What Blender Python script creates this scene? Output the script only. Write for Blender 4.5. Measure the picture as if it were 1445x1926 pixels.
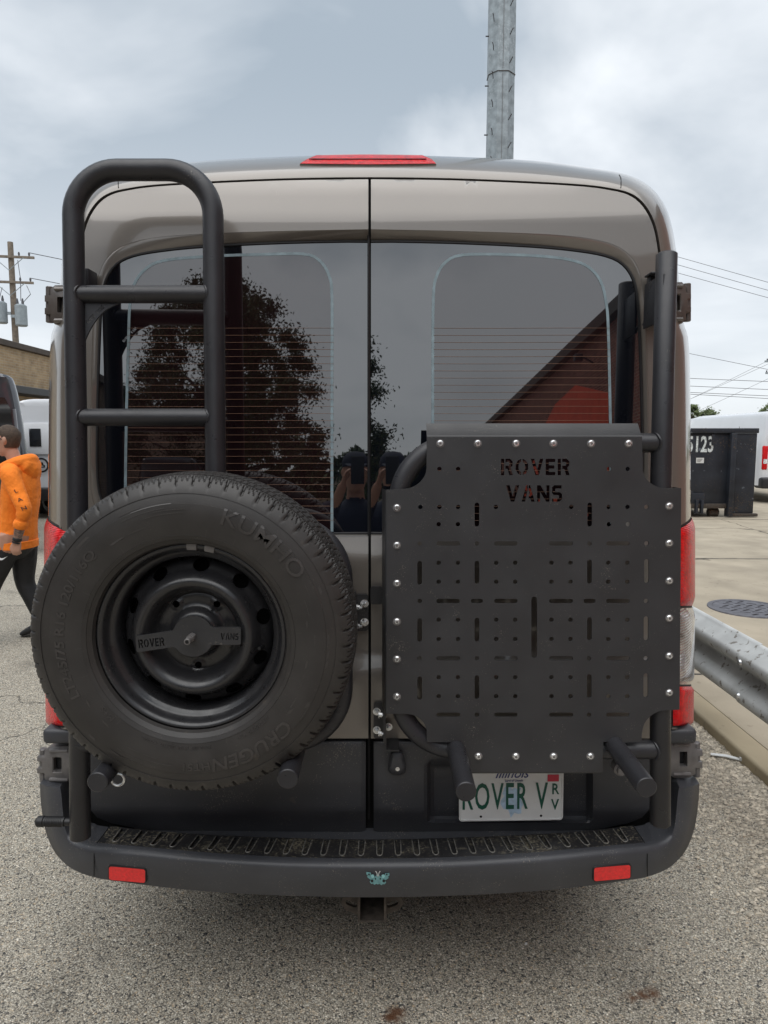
import bpy, bmesh, math, random
import numpy as np
from mathutils import Vector, Matrix
from mathutils.geometry import delaunay_2d_cdt
from mathutils.bvhtree import BVHTree

for _o in list(bpy.data.objects):
    bpy.data.objects.remove(_o, do_unlink=True)
SC = bpy.context.scene
COL = SC.collection
R = math.radians
random.seed(7)

# ------------------------------------------------------------------ camera
CAM_H, PITCH, FPX, CX, CY = 1.68, R(6.1), 1290.0, 722.5, 963.0
_cd = bpy.data.cameras.new("camera")
CAMERA = bpy.data.objects.new("camera", _cd)
COL.objects.link(CAMERA)
CAMERA.location = (0, 0, CAM_H)
CAMERA.rotation_euler = (math.pi / 2 - PITCH, 0, 0)
_cd.sensor_fit = 'HORIZONTAL'
_cd.sensor_width = 36.0
_cd.lens = 36.0 * FPX / 1445.0
_cd.clip_start = 0.02
_cd.clip_end = 2000
SC.camera = CAMERA

# ------------------------------------------------------------------ sky
SUN_EL, SUN_AZ = R(70), R(196)
world = bpy.data.worlds.new("World")
SC.world = world
world.use_nodes = True
_nt = world.node_tree
_nt.nodes.clear()
def _wn(t, **k):
    n = _nt.nodes.new(t)
    for a, b in k.items():
        setattr(n, a, b)
    return n
_out = _wn('ShaderNodeOutputWorld')
_bg = _wn('ShaderNodeBackground'); _bg.inputs['Strength'].default_value = 0.1
_sky = _wn('ShaderNodeTexSky', sky_type='NISHITA', sun_disc=False)
_sky.sun_elevation = SUN_EL
_sky.sun_rotation = SUN_AZ
_tc = _wn('ShaderNodeTexCoord')
_sep = _wn('ShaderNodeSeparateXYZ')
_nt.links.new(_tc.outputs['Generated'], _sep.inputs[0])
_zc = _wn('ShaderNodeMath', operation='MAXIMUM'); _zc.inputs[1].default_value = 0.0
_nt.links.new(_sep.outputs['Z'], _zc.inputs[0])
_za = _wn('ShaderNodeMath', operation='ADD'); _za.inputs[1].default_value = 0.28
_nt.links.new(_zc.outputs[0], _za.inputs[0])
_dv = _wn('ShaderNodeVectorMath', operation='DIVIDE')
_cz = _wn('ShaderNodeCombineXYZ')
for i in range(3):
    _nt.links.new(_za.outputs[0], _cz.inputs[i])
_nt.links.new(_tc.outputs['Generated'], _dv.inputs[0])
_nt.links.new(_cz.outputs[0], _dv.inputs[1])
_mp = _wn('ShaderNodeMapping')
_mp.inputs['Location'].default_value = (0.6, 5.2, 1.4)
_mp.inputs['Scale'].default_value = (1.0, 0.9, 0.6)
_nt.links.new(_dv.outputs[0], _mp.inputs['Vector'])
_n1 = _wn('ShaderNodeTexNoise'); _n1.inputs['Scale'].default_value = 1.25
_n1.inputs['Detail'].default_value = 6; _n1.inputs['Roughness'].default_value = 0.5
_n1.inputs['Distortion'].default_value = 0.35
_nt.links.new(_mp.outputs[0], _n1.inputs['Vector'])
_cr = _wn('ShaderNodeValToRGB')
_cr.color_ramp.elements[0].position = 0.41
_cr.color_ramp.elements[0].color = (2.7, 3.15, 3.6, 1)
_cr.color_ramp.elements[1].position = 0.60
_cr.color_ramp.elements[1].color = (6.1, 6.35, 6.6, 1)
_e = _cr.color_ramp.elements.new(0.5); _e.color = (4.3, 4.65, 5.0, 1)
_nt.links.new(_n1.outputs['Fac'], _cr.inputs['Fac'])
_hz = _wn('ShaderNodeMapRange', interpolation_type='SMOOTHSTEP')
_hz.inputs['From Min'].default_value = 0.48; _hz.inputs['From Max'].default_value = 0.0
_hz.inputs['To Min'].default_value = 0.0; _hz.inputs['To Max'].default_value = 0.85
_nt.links.new(_sep.outputs['Z'], _hz.inputs['Value'])
_m1 = _wn('ShaderNodeMix', data_type='RGBA')
_nt.links.new(_hz.outputs[0], _m1.inputs['Factor'])
_nt.links.new(_cr.outputs['Color'], _m1.inputs['A'])
_m1.inputs['B'].default_value = (5.6, 5.85, 6.1, 1)
_m2 = _wn('ShaderNodeMix', data_type='RGBA')
_m2.inputs['Factor'].default_value = 0.93
_nt.links.new(_sky.outputs[0], _m2.inputs['A'])
_nt.links.new(_m1.outputs['Result'], _m2.inputs['B'])
_nt.links.new(_m2.outputs['Result'], _bg.inputs['Color'])
_nt.links.new(_bg.outputs[0], _out.inputs['Surface'])

# ------------------------------------------------------------------ sun (veiled by cloud)
_sl = bpy.data.lights.new("sun", 'SUN')
_sl.energy = 1.5
_sl.angle = R(75)
_sl.color = (1.0, 0.975, 0.94)
SUN = bpy.data.objects.new("sun", _sl)
COL.objects.link(SUN)
_d = Vector((math.sin(SUN_AZ) * math.cos(SUN_EL), math.cos(SUN_AZ) * math.cos(SUN_EL), math.sin(SUN_EL)))
SUN.rotation_euler = (-_d).to_track_quat('-Z', 'Y').to_euler()
SUN.location = _d * 50

SC.view_settings.view_transform = 'Standard'
SC.view_settings.look = 'None'
SC.view_settings.gamma = 1
SC.view_settings.exposure = 0.72
SC.view_settings.use_curve_mapping = False
SC.render.engine = 'CYCLES'
SC.cycles.use_denoising = True
SC.cycles.max_bounces = 8

# ------------------------------------------------------------------ photo pixel -> place
CP, SP = math.cos(PITCH), math.sin(PITCH)
def ray(px, py):
    a, b = (px - CX) / FPX, (CY - py) / FPX
    return Vector((a, CP + b * SP, -SP + b * CP))
def P(px, py, Y):
    d = ray(px, py)
    t = Y / d.y
    return Vector((d.x * t, Y, CAM_H + d.z * t))
def solve(px, py, f, y0=1.9):
    Y = y0
    for _ in range(10):
        p = P(px, py, Y)
        Y = f(p.x, p.z)
    return P(px, py, Y)
VC = -0.042                                   # centre line of the van
_PZ = [0.2, .40, .56, .70, .85, 1.0, 1.03, 1.07, 1.2, 1.30, 1.345, 1.40, 1.5, 2.2, 2.29, 2.38, 2.46, 2.52, 2.56, 2.7]
_PY = [1.95, 1.93, 1.90, 1.882, 1.875, 1.880, 1.885, 1.905, 1.912, 1.905, 1.898, 1.915, 1.920, 1.955, 1.966, 1.992, 2.05, 2.12, 2.23, 2.7]
def YR(x, z):
    return float(np.interp(z, _PZ, _PY)) + 0.022 * ((x - VC) / 0.9) ** 2
def S(px, py, off=0.0):                       # point on the rear skin of the van
    return solve(px, py, lambda x, z: YR(x, z) + off)
def LY(z): return 1.78 + 0.06 * (z - 1.2)
def L(px, py, off=0.0):                       # point in the plane of the rear racks
    return solve(px, py, lambda x, z: LY(z) + off, 1.78)
def mir(pts): return [(1391 - x, y) for x, y in pts]

# ------------------------------------------------------------------ materials
def _nn(nt, t, **k):
    n = nt.nodes.new(t)
    for a, b in k.items():
        setattr(n, a, b)
    return n
def M(name, col, rough=0.5, metal=0.0, coat=0.0, ior=None, bump=None, var=None, speck=None, emit=None, rvar=None, speck2=None, ribs=None):
    m = bpy.data.materials.new(name); m.use_nodes = True
    nt = m.node_tree
    b = nt.nodes['Principled BSDF']
    b.inputs['Base Color'].default_value = (*col, 1)
    b.inputs['Roughness'].default_value = rough
    b.inputs['Metallic'].default_value = metal
    b.inputs['Coat Weight'].default_value = coat
    b.inputs['Coat Roughness'].default_value = 0.07
    if ior: b.inputs['IOR'].default_value = ior
    if emit:
        b.inputs['Emission Color'].default_value = (*emit[0], 1); b.inputs['Emission Strength'].default_value = emit[1]
    if bump or var or speck or rvar or ribs:
        tc = _nn(nt, 'ShaderNodeTexCoord')
        co = tc.outputs['Object']
    cur = None
    if var:
        n = _nn(nt, 'ShaderNodeTexNoise'); n.inputs['Scale'].default_value = var[0]; n.inputs['Detail'].default_value = 5
        nt.links.new(co, n.inputs['Vector'])
        mr = _nn(nt, 'ShaderNodeMapRange'); mr.inputs['From Min'].default_value = .3; mr.inputs['From Max'].default_value = .7
        mr.inputs['To Min'].default_value = 1 - var[1]; mr.inputs['To Max'].default_value = 1 + var[1]
        nt.links.new(n.outputs['Fac'], mr.inputs['Value'])
        mx = _nn(nt, 'ShaderNodeMix', data_type='RGBA', blend_type='MULTIPLY'); mx.inputs['Factor'].default_value = 1
        mx.inputs['A'].default_value = (*col, 1)
        nt.links.new(mr.outputs[0], mx.inputs['B'])
        cur = mx.outputs['Result']
    for sp in (speck, speck2):
        if not sp: continue
        n = _nn(nt, 'ShaderNodeTexNoise'); n.inputs['Scale'].default_value = sp[0]; n.inputs['Detail'].default_value = 3
        nt.links.new(co, n.inputs['Vector'])
        n2 = _nn(nt, 'ShaderNodeTexNoise'); n2.inputs['Scale'].default_value = sp[0] * 0.045; n2.inputs['Detail'].default_value = 2
        nt.links.new(co, n2.inputs['Vector'])
        ad = _nn(nt, 'ShaderNodeMath', operation='MULTIPLY_ADD'); ad.inputs[1].default_value = 0.45
        nt.links.new(n2.outputs['Fac'], ad.inputs[0]); nt.links.new(n.outputs['Fac'], ad.inputs[2])
        mr = _nn(nt, 'ShaderNodeMapRange'); mr.inputs['From Min'].default_value = sp[1]; mr.inputs['From Max'].default_value = sp[1] + .06
        mr.inputs['To Max'].default_value = sp[3] if len(sp) > 3 else 0.6
        nt.links.new(ad.outputs[0], mr.inputs['Value'])
        mx = _nn(nt, 'ShaderNodeMix', data_type='RGBA')
        nt.links.new(mr.outputs[0], mx.inputs['Factor'])
        if cur: nt.links.new(cur, mx.inputs['A'])
        else: mx.inputs['A'].default_value = (*col, 1)
        mx.inputs['B'].default_value = (*sp[2], 1)
        cur = mx.outputs['Result']
    if cur: nt.links.new(cur, b.inputs['Base Color'])
    if rvar:
        n = _nn(nt, 'ShaderNodeTexNoise'); n.inputs['Scale'].default_value = rvar[0]; n.inputs['Detail'].default_value = 4
        nt.links.new(co, n.inputs['Vector'])
        mr = _nn(nt, 'ShaderNodeMapRange'); mr.inputs['From Min'].default_value = .3; mr.inputs['From Max'].default_value = .7
        mr.inputs['To Min'].default_value = max(0, rough - rvar[1]); mr.inputs['To Max'].default_value = rough + rvar[1]
        nt.links.new(n.outputs['Fac'], mr.inputs['Value']); nt.links.new(mr.outputs[0], b.inputs['Roughness'])
    if ribs:
        n = _nn(nt, 'ShaderNodeTexWave', bands_direction='Z'); n.inputs['Scale'].default_value = ribs[0]; n.inputs['Distortion'].default_value = 1.5
        nt.links.new(co, n.inputs['Vector'])
        bp = _nn(nt, 'ShaderNodeBump'); bp.inputs['Strength'].default_value = ribs[1]; bp.inputs['Distance'].default_value = ribs[2]
        nt.links.new(n.outputs['Fac'], bp.inputs['Height']); nt.links.new(bp.outputs[0], b.inputs['Normal'])
    if bump:
        n = _nn(nt, 'ShaderNodeTexNoise'); n.inputs['Scale'].default_value = bump[0]; n.inputs['Detail'].default_value = 3
        nt.links.new(co, n.inputs['Vector'])
        bp = _nn(nt, 'ShaderNodeBump'); bp.inputs['Strength'].default_value = bump[1]; bp.inputs['Distance'].default_value = bump[2]
        nt.links.new(n.outputs['Fac'], bp.inputs['Height']); nt.links.new(bp.outputs[0], b.inputs['Normal'])
    return m

DUST = (0.30, 0.27, 0.22)
MT = {}
MT['paint'] = M('taupe_paint', (0.186, 0.168, 0.150), 0.32, 0.30, 1.0, var=(3, .04), speck=(420, .93, (.34, .31, .27), .25))
MT['paint_side'] = MT['paint']
MT['black'] = M('powder_coat', (0.029, 0.029, 0.031), 0.42, 0, 0, bump=(800, .5, .0008), var=(6, .2), rvar=(9, .10), speck=(330, .935, DUST, .45))
MT['tube'] = M('powder_coat_tube', (0.027, 0.027, 0.031), 0.33, 0.1, 0, bump=(1100, .5, .0007), var=(12, .16), rvar=(25, .07), speck=(300, .955, DUST, .4))
MT['clad'] = M('grey_plastic', (0.046, 0.048, 0.055), 0.42, 0, 0, bump=(1100, .3, .0006), var=(7, .15), speck=(260, .90, DUST, .5), speck2=(30, .93, (.09, .085, .075), .5))
MT['step'] = M('step_plastic', (0.021, 0.021, 0.023), 0.42, 0, 0, bump=(700, .3, .0008), var=(9, .2), speck=(160, .81, (.30, .265, .19), .6), speck2=(45, .84, (.18, .165, .125), .5))
MT['groove'] = M('worn_plastic_edge', (0.17, 0.165, 0.15), 0.5, var=(60, .5), speck=(120, .85, (.26, .23, .17), .6))
MT['gap'] = M('black_gap', (0.004, 0.004, 0.004), 0.8)
MT['seal'] = M('black_rubber', (0.012, 0.012, 0.013), 0.45, var=(30, .2))
MT['glass'] = M('tinted_glass_band', (0.004, 0.005, 0.008), 0.012, 0, 0, ior=2.5, speck=(700, .99, (.2, .2, .2), .25))
MT['glass_in'] = M('tinted_glass', (0.011, 0.005, 0.006), 0.012, 0, 0, ior=2.2, speck=(700, .98, (.2, .19, .18), .25), var=(2.2, .35))
MT['lit_edge'] = M('glass_edge_line', (0.22, 0.29, 0.32), 0.35, var=(40, .2))  # pale colour put in for light coming through the translucent edge
MT['wire'] = M('heating_wire', (0.20, 0.10, 0.055), 0.5, var=(30, .2))
MT['zinc'] = M('zinc_bolt', (0.72, 0.73, 0.74), 0.28, 0.85, var=(90, .25), rvar=(80, .15))
MT['tyre'] = M('tyre_rubber', (0.030, 0.0275, 0.026), 0.46, 0, 0, bump=(500, .25, .0006), var=(14, .22), speck=(360, .93, (.13, .115, .095), .5), speck2=(24, .92, (.07, .06, .05), .5))
MT['tyre_txt'] = M('tyre_lettering', (0.046, 0.042, 0.040), 0.40, var=(30, .2))
MT['rim'] = M('black_steel', (0.020, 0.020, 0.022), 0.33, 0, .25, bump=(500, .2, .0006), rvar=(40, .10), speck=(320, .93, (.16, .15, .13), .45))
MT['red'] = M('red_lens', (0.62, 0.003, 0.006), 0.22, 0, 0, ior=1.38, var=(60, .35), ribs=(70, .5, .002))
MT['reflector'] = M('red_reflector', (0.85, 0.012, 0.014), 0.3, 0, .6, bump=(900, .5, .001), var=(120, .15))
MT['clear'] = M('clear_lens', (0.60, 0.59, 0.58), 0.1, 0.75, 1.0, var=(30, .6), ribs=(40, .8, .006))
MT['hinge_dark'] = M('hinge_grey', (0.16, 0.152, 0.15), 0.42, .3, bump=(500, .25, .0007), var=(30, .2))
MT['hinge_paint'] = M('hinge_taupe', (0.125, 0.110, 0.102), 0.38, .4, .6, bump=(120, .2, .001), var=(30, .15))
MT['plate'] = M('plate_white', (0.66, 0.67, 0.66), 0.4, var=(20, .05), speck=(200, .95, (.4, .38, .33), .4))
MT['plate_green'] = M('plate_green', (0.006, 0.085, 0.055), 0.4)
MT['plate_navy'] = M('plate_navy', (0.02, 0.03, 0.16), 0.4)
MT['plate_blue'] = M('plate_pale_blue', (0.42, 0.56, 0.70), 0.4, var=(60, .2))
MT['plate_red'] = M('plate_red', (0.5, 0.02, 0.05), 0.4)
MT['teal'] = M('sticker_teal', (0.16, 0.36, 0.38), 0.4, var=(90, .2))
MT['teal_light'] = M('sticker_pale_teal', (0.30, 0.62, 0.64), 0.4)
MT['dark'] = M('flat_black', (0.012, 0.012, 0.013), 0.6, var=(20, .2))
MT['rust'] = M('rusty_steel', (0.065, 0.054, 0.045), 0.65, .2, var=(40, .5), speck=(90, .86, (.24, .10, .04), .7), bump=(150, .4, .002))

# ------------------------------------------------------------------ mesh helpers
def root_off(p):
    v = Vector((0, 0, 0))
    while p:
        v += p.location; p = p.parent
    return v
def mk(name, vf, mat, parent=None, smooth=35, loc=None, fmat=None, normals=True, weld=False):
    verts, faces = vf
    o0 = root_off(parent) if parent else Vector(loc if loc else (0, 0, 0))
    me = bpy.data.meshes.new(name)
    me.from_pydata([tuple(Vector(v) - o0) for v in verts], [], faces)
    if isinstance(mat, (list, tuple)):
        for m in mat: me.materials.append(m)
        if fmat is not None: me.polygons.foreach_set('material_index', fmat)
    else:
        me.materials.append(mat)
    if normals:
        bm = bmesh.new(); bm.from_mesh(me)
        if weld: bmesh.ops.remove_doubles(bm, verts=bm.verts, dist=1e-5)
        bmesh.ops.recalc_face_normals(bm, faces=bm.faces)
        bm.to_mesh(me); bm.free()
    me.update()
    if smooth:
        me.polygons.foreach_set('use_smooth', [True] * len(me.polygons))
        me.set_sharp_from_angle(angle=R(smooth))
    o = bpy.data.objects.new(name, me)
    COL.objects.link(o)
    if parent: o.parent = parent
    else: o.location = o0
    return o
def thing(name, label, cat, loc=(0, 0, 0), group=None):
    o = bpy.data.objects.new(name, None); COL.objects.link(o)
    o.empty_display_size = 0.1
    o.location = loc; o['label'] = label; o['category'] = cat
    if group: o['group'] = group
    return o
def tag(o, label=None, cat=None, group=None, kind=None):
    if label: o['label'] = label
    if cat: o['category'] = cat
    if group: o['group'] = group
    if kind: o['kind'] = kind
    return o
def join(*vfs):
    V, F = [], []
    for v, f in vfs:
        k = len(V); V += list(v); F += [tuple(i + k for i in q) for q in f]
    return V, F
def box(x0, x1, y0, y1, z0, z1, bev=0.0, seg=2):
    bm = bmesh.new()
    bmesh.ops.create_cube(bm, size=1)
    for v in bm.verts:
        v.co = Vector(((x0 + x1) / 2 + v.co.x * (x1 - x0), (y0 + y1) / 2 + v.co.y * (y1 - y0), (z0 + z1) / 2 + v.co.z * (z1 - z0)))
    if bev: bmesh.ops.bevel(bm, geom=bm.edges[:], offset=bev, segments=seg, affect='EDGES', profile=.5)
    bm.verts.index_update()
    V = [v.co.copy() for v in bm.verts]; F = [tuple(v.index for v in f.verts) for f in bm.faces]
    bm.free()
    return V, F
def xf(vf, mat):
    return [mat @ Vector(v) for v in vf[0]], vf[1]
def tube(pts, r, n=14, closed=False, cap=True, bev=0.0):
    pts = [Vector(p) for p in pts]
    m = len(pts)
    rad = r if isinstance(r, (list, tuple)) else [r] * m
    if bev and not closed and not isinstance(r, (list, tuple)):
        d0 = (pts[1] - pts[0]).normalized(); d1 = (pts[-2] - pts[-1]).normalized()
        pts = [pts[0], pts[0] + d0 * bev] + pts[1:-1] + [pts[-1] + d1 * bev, pts[-1]]
        rad = [r - bev] + [r] * (len(pts) - 2) + [r - bev]; m = len(pts)
    V, F = [], []
    nrm = None
    for i, p in enumerate(pts):
        if closed: t = (pts[(i + 1) % m] - pts[i - 1])
        else: t = pts[min(i + 1, m - 1)] - pts[max(i - 1, 0)]
        t = t.normalized()
        if nrm is None:
            a = Vector((0, 0, 1)) if abs(t.z) < .9 else Vector((1, 0, 0))
            nrm = (a - t * a.dot(t)).normalized()
        else:
            nrm = (nrm - t * nrm.dot(t)).normalized()
        b = t.cross(nrm)
        for k in range(n):
            a = 2 * math.pi * k / n
            V.append(p + (nrm * math.cos(a) + b * math.sin(a)) * rad[i])
    q = m if closed else m - 1
    for i in range(q):
        j = (i + 1) % m
        for k in range(n):
            l = (k + 1) % n
            F.append((i * n + k, i * n + l, j * n + l, j * n + k))
    if cap and not closed:
        F.append(tuple(range(n - 1, -1, -1))); F.append(tuple((m - 1) * n + k for k in range(n)))
    return V, F
def fillet(pts, rads, n=10):
    pts = [Vector(p) for p in pts]
    out = [pts[0]]
    for i in range(1, len(pts) - 1):
        r = rads[i - 1]
        a, b, c = pts[i - 1], pts[i], pts[i + 1]
        u, w = (a - b).normalized(), (c - b).normalized()
        ang = u.angle(w)
        d = r / math.tan(ang / 2)
        cen = b + (u + w).normalized() * (r / math.sin(ang / 2))
        p0, p1 = b + u * d, b + w * d
        v0, v1 = p0 - cen, p1 - cen
        th = v0.angle(v1)
        for k in range(n + 1):
            f = k / n
            out.append(cen + (v0 * math.sin((1 - f) * th) + v1 * math.sin(f * th)) / math.sin(th))
    out.append(pts[-1])
    return out
def crom(pts, k=4):                            # Catmull-Rom through 2D/3D points
    pts = [np.array(p, float) for p in pts]
    out = []
    n = len(pts)
    for i in range(n - 1):
        p0, p1, p2, p3 = pts[max(i - 1, 0)], pts[i], pts[i + 1], pts[min(i + 2, n - 1)]
        for j in range(k):
            t = j / k
            out.append(.5 * ((2 * p1) + (-p0 + p2) * t + (2 * p0 - 5 * p1 + 4 * p2 - p3) * t * t + (-p0 + 3 * p1 - 3 * p2 + p3) * t ** 3))
    out.append(pts[-1])
    return [tuple(float(c) for c in p) for p in out]
def loft(rings, closed=False, cap0=False, cap1=False):
    n = len(rings[0]); V = [Vector(p) for r in rings for p in r]; F = []
    m = n if closed else n - 1
    for i in range(len(rings) - 1):
        for k in range(m):
            l = (k + 1) % n
            F.append((i * n + k, i * n + l, (i + 1) * n + l, (i + 1) * n + k))
    if cap0: F.append(tuple(range(n - 1, -1, -1)))
    if cap1: F.append(tuple((len(rings) - 1) * n + k for k in range(n)))
    return V, F
def inpoly(q, poly):
    poly = np.asarray(poly, float); x, y = q[:, 0], q[:, 1]
    r = np.zeros(len(q), bool); n = len(poly); j = n - 1
    for i in range(n):
        xi, yi = poly[i]; xj, yj = poly[j]
        c = ((yi > y) != (yj > y)) & (x < (xj - xi) * (y - yi) / ((yj - yi) if yj != yi else 1e-12) + xi)
        r ^= c; j = i
    return r
def dens(poly, step):
    out = []
    n = len(poly)
    for i in range(n):
        a, b = poly[i], poly[(i + 1) % n]
        d = math.hypot(b[0] - a[0], b[1] - a[1]); k = max(1, int(math.ceil(d / step)))
        for j in range(k): out.append((a[0] + (b[0] - a[0]) * j / k, a[1] + (b[1] - a[1]) * j / k))
    return out
def patch(outline, holes, step, func, thick=0.0, tdir=(0, 1, 0), grid=True, hstep=None, extra=None):
    outline = dens(outline, step); holes = [dens(h, hstep or 1e9) for h in holes]
    pts = [Vector(p[:2]) for p in outline]; edges = [(i, (i + 1) % len(pts)) for i in range(len(pts))]
    for h in holes:
        k = len(pts); pts += [Vector(p[:2]) for p in h]
        edges += [(k + i, k + (i + 1) % len(h)) for i in range(len(h))]
    if extra is not None:
        g = np.array(extra); ok = inpoly(g, outline); bd = np.array([(p.x, p.y) for p in pts])
        for h in holes: ok &= ~inpoly(g, h)
        pts += [Vector(q) for q in g[ok] if np.min(np.sum((bd - q) ** 2, axis=1)) > (step * .45) ** 2]
    elif grid:
        xs = [p[0] for p in outline]; ys = [p[1] for p in outline]
        gx = np.arange(min(xs) + step * .5, max(xs), step); gy = np.arange(min(ys) + step * .5, max(ys), step)
        if len(gx) and len(gy):
            g = np.array([(a, b) for a in gx for b in gy])
            ok = inpoly(g, outline)
            for h in holes: ok &= ~inpoly(g, h)
            g = g[ok]
            if len(g):
                bd = np.array([(p.x, p.y) for p in pts])
                keep = np.array([np.min(np.sum((bd - q) ** 2, axis=1)) > (step * .4) ** 2 for q in g])
                pts += [Vector(q) for q in g[keep]]
    v, e, f, *_ = delaunay_2d_cdt(pts, edges, [], 0, 1e-6)
    q = np.array([(p.x, p.y) for p in v])
    tri = np.array([t for t in f])
    cen = q[tri].mean(axis=1)
    ok = inpoly(cen, outline)
    for h in holes: ok &= ~inpoly(cen, h)
    tri = tri[ok]
    used = sorted(set(tri.ravel().tolist())); ix = {a: i for i, a in enumerate(used)}
    V = [Vector(func(float(q[a][0]), float(q[a][1]))) for a in used]
    F = [tuple(ix[int(a)] for a in t) for t in tri]
    if thick:
        n = len(V); td = Vector(tdir) * thick
        V = V + [p + td for p in V]
        cnt = {}
        for t in F:
            for i in range(3):
                a, b = t[i], t[(i + 1) % 3]
                cnt[(min(a, b), max(a, b))] = cnt.get((min(a, b), max(a, b)), 0) + 1
        S_ = []
        for t in F:
            for i in range(3):
                a, b = t[i], t[(i + 1) % 3]
                if cnt[(min(a, b), max(a, b))] == 1: S_.append((b, a, a + n, b + n))
        F = F + [(c + n, b + n, a + n) for a, b, c in F] + S_
    return V, F
def circ(cx, cy, r, n=12, ry=None, rot=0.0):
    ry = r if ry is None else ry
    o = []
    for k in range(n):
        a = 2 * math.pi * k / n
        x, y = r * math.cos(a), ry * math.sin(a)
        o.append((cx + x * math.cos(rot) - y * math.sin(rot), cy + x * math.sin(rot) + y * math.cos(rot)))
    return o
def slot(x0, y0, x1, y1, w, n=5):
    a = math.atan2(y1 - y0, x1 - x0); o = []
    for k in range(n + 1):
        t = a - math.pi / 2 + math.pi * k / n; o.append((x1 + w * math.cos(t), y1 + w * math.sin(t)))
    for k in range(n + 1):
        t = a + math.pi / 2 + math.pi * k / n; o.append((x0 + w * math.cos(t), y0 + w * math.sin(t)))
    return o
def lathe_y(prof, cx, cz, cy, n=96):           # prof: (radius, y offset)
    rings = [[(cx + r * math.cos(2 * math.pi * k / n), cy + yo, cz + r * math.sin(2 * math.pi * k / n)) for k in range(n)] for r, yo in prof]
    return loft(rings, closed=True)
def text_geo(s, size=1.0, ext=0.0, sx=1.0, shear=0.0, align='CENTER', spacing=1.0, bold=0.0):
    cu = bpy.data.curves.new('t', 'FONT'); cu.body = s; cu.size = size; cu.extrude = ext
    cu.align_x = align; cu.align_y = 'CENTER'; cu.shear = shear; cu.space_character = spacing; cu.offset = bold; cu.resolution_u = 3
    ob = bpy.data.objects.new('t', cu); COL.objects.link(ob)
    bpy.context.view_layer.update()
    me = ob.evaluated_get(bpy.context.evaluated_depsgraph_get()).to_mesh()
    V = [(v.co.x * sx, v.co.y, v.co.z) for v in me.vertices]; F = [tuple(p.vertices) for p in me.polygons]
    bpy.data.objects.remove(ob); bpy.data.curves.remove(cu)
    return V, F
ST = {
 'R': (.80, [[(0, 0), (.22, 0), (.22, 1), (0, 1)], [(.30, 1), (.6, 1), (.78, .85), (.78, .58), (.65, .45), (.8, 0), (.56, 0), (.44, .38), (.30, .38), (.30, .58), (.52, .58), (.56, .63), (.56, .75), (.52, .8), (.30, .8)]]),
 'O': (.90, [[(.40, 1), (.18, .9), (.03, .65), (.03, .35), (.18, .1), (.40, 0), (.40, .2), (.28, .28), (.24, .4), (.24, .6), (.28, .72), (.40, .8)],
             [(.50, 0), (.72, .1), (.87, .35), (.87, .65), (.72, .9), (.50, 1), (.50, .8), (.62, .72), (.66, .6), (.66, .4), (.62, .28), (.50, .2)]]),
 'V': (.85, [[(0, 1), (.24, 1), (.425, .35), (.61, 1), (.85, 1), (.54, 0), (.31, 0)]]),
 'E': (.66, [[(0, 0), (.64, 0), (.64, .2), (.22, .2), (.22, .4), (.58, .4), (.58, .6), (.22, .6), (.22, .8), (.64, .8), (.64, 1), (0, 1)]]),
 'A': (.85, [[(0, 0), (.23, 0), (.40, .75), (.40, 1), (.30, 1)], [(.46, 1), (.55, 1), (.85, 0), (.62, 0), (.57, .2), (.46, .2), (.46, .38), (.53, .38), (.46, .7)]]),
 'N': (.80, [[(0, 0), (.2, 0), (.2, .6), (.58, 0), (.8, 0), (.8, 1), (.6, 1), (.6, .4), (.22, 1), (0, 1)]]),
 'S': (.68, [[(.02, 0), (.5, 0), (.66, .13), (.66, .45), (.52, .58), (.24, .58), (.22, .62), (.22, .76), (.26, .8), (.62, .8), (.62, 1), (.16, 1), (.02, .87), (.02, .52), (.14, .4), (.42, .4), (.46, .36), (.46, .24), (.42, .2), (.02, .2)]]),
}
def stencil(word, x0, x1, y0, y1, rot=0.0, gap=.14):   # y0 = top row, y1 = bottom row (picture rows run down)
    w = sum(ST[c][0] for c in word) + gap * (len(word) - 1)
    kx, ky = (x1 - x0) / w, (y1 - y0)
    out, cx = [], 0.0
    mx, my = (x0 + x1) / 2, (y0 + y1) / 2
    for c in word:
        for poly in ST[c][1]:
            q = []
            for a, b in poly:
                x, y = x0 + (cx + a) * kx, y1 - b * ky
                dx, dy = x - mx, y - my
                q.append((mx + dx * math.cos(rot) - dy * math.sin(rot), my + dx * math.sin(rot) + dy * math.cos(rot)))
            out.append(q)
        cx += ST[c][0] + gap
    return out
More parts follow.
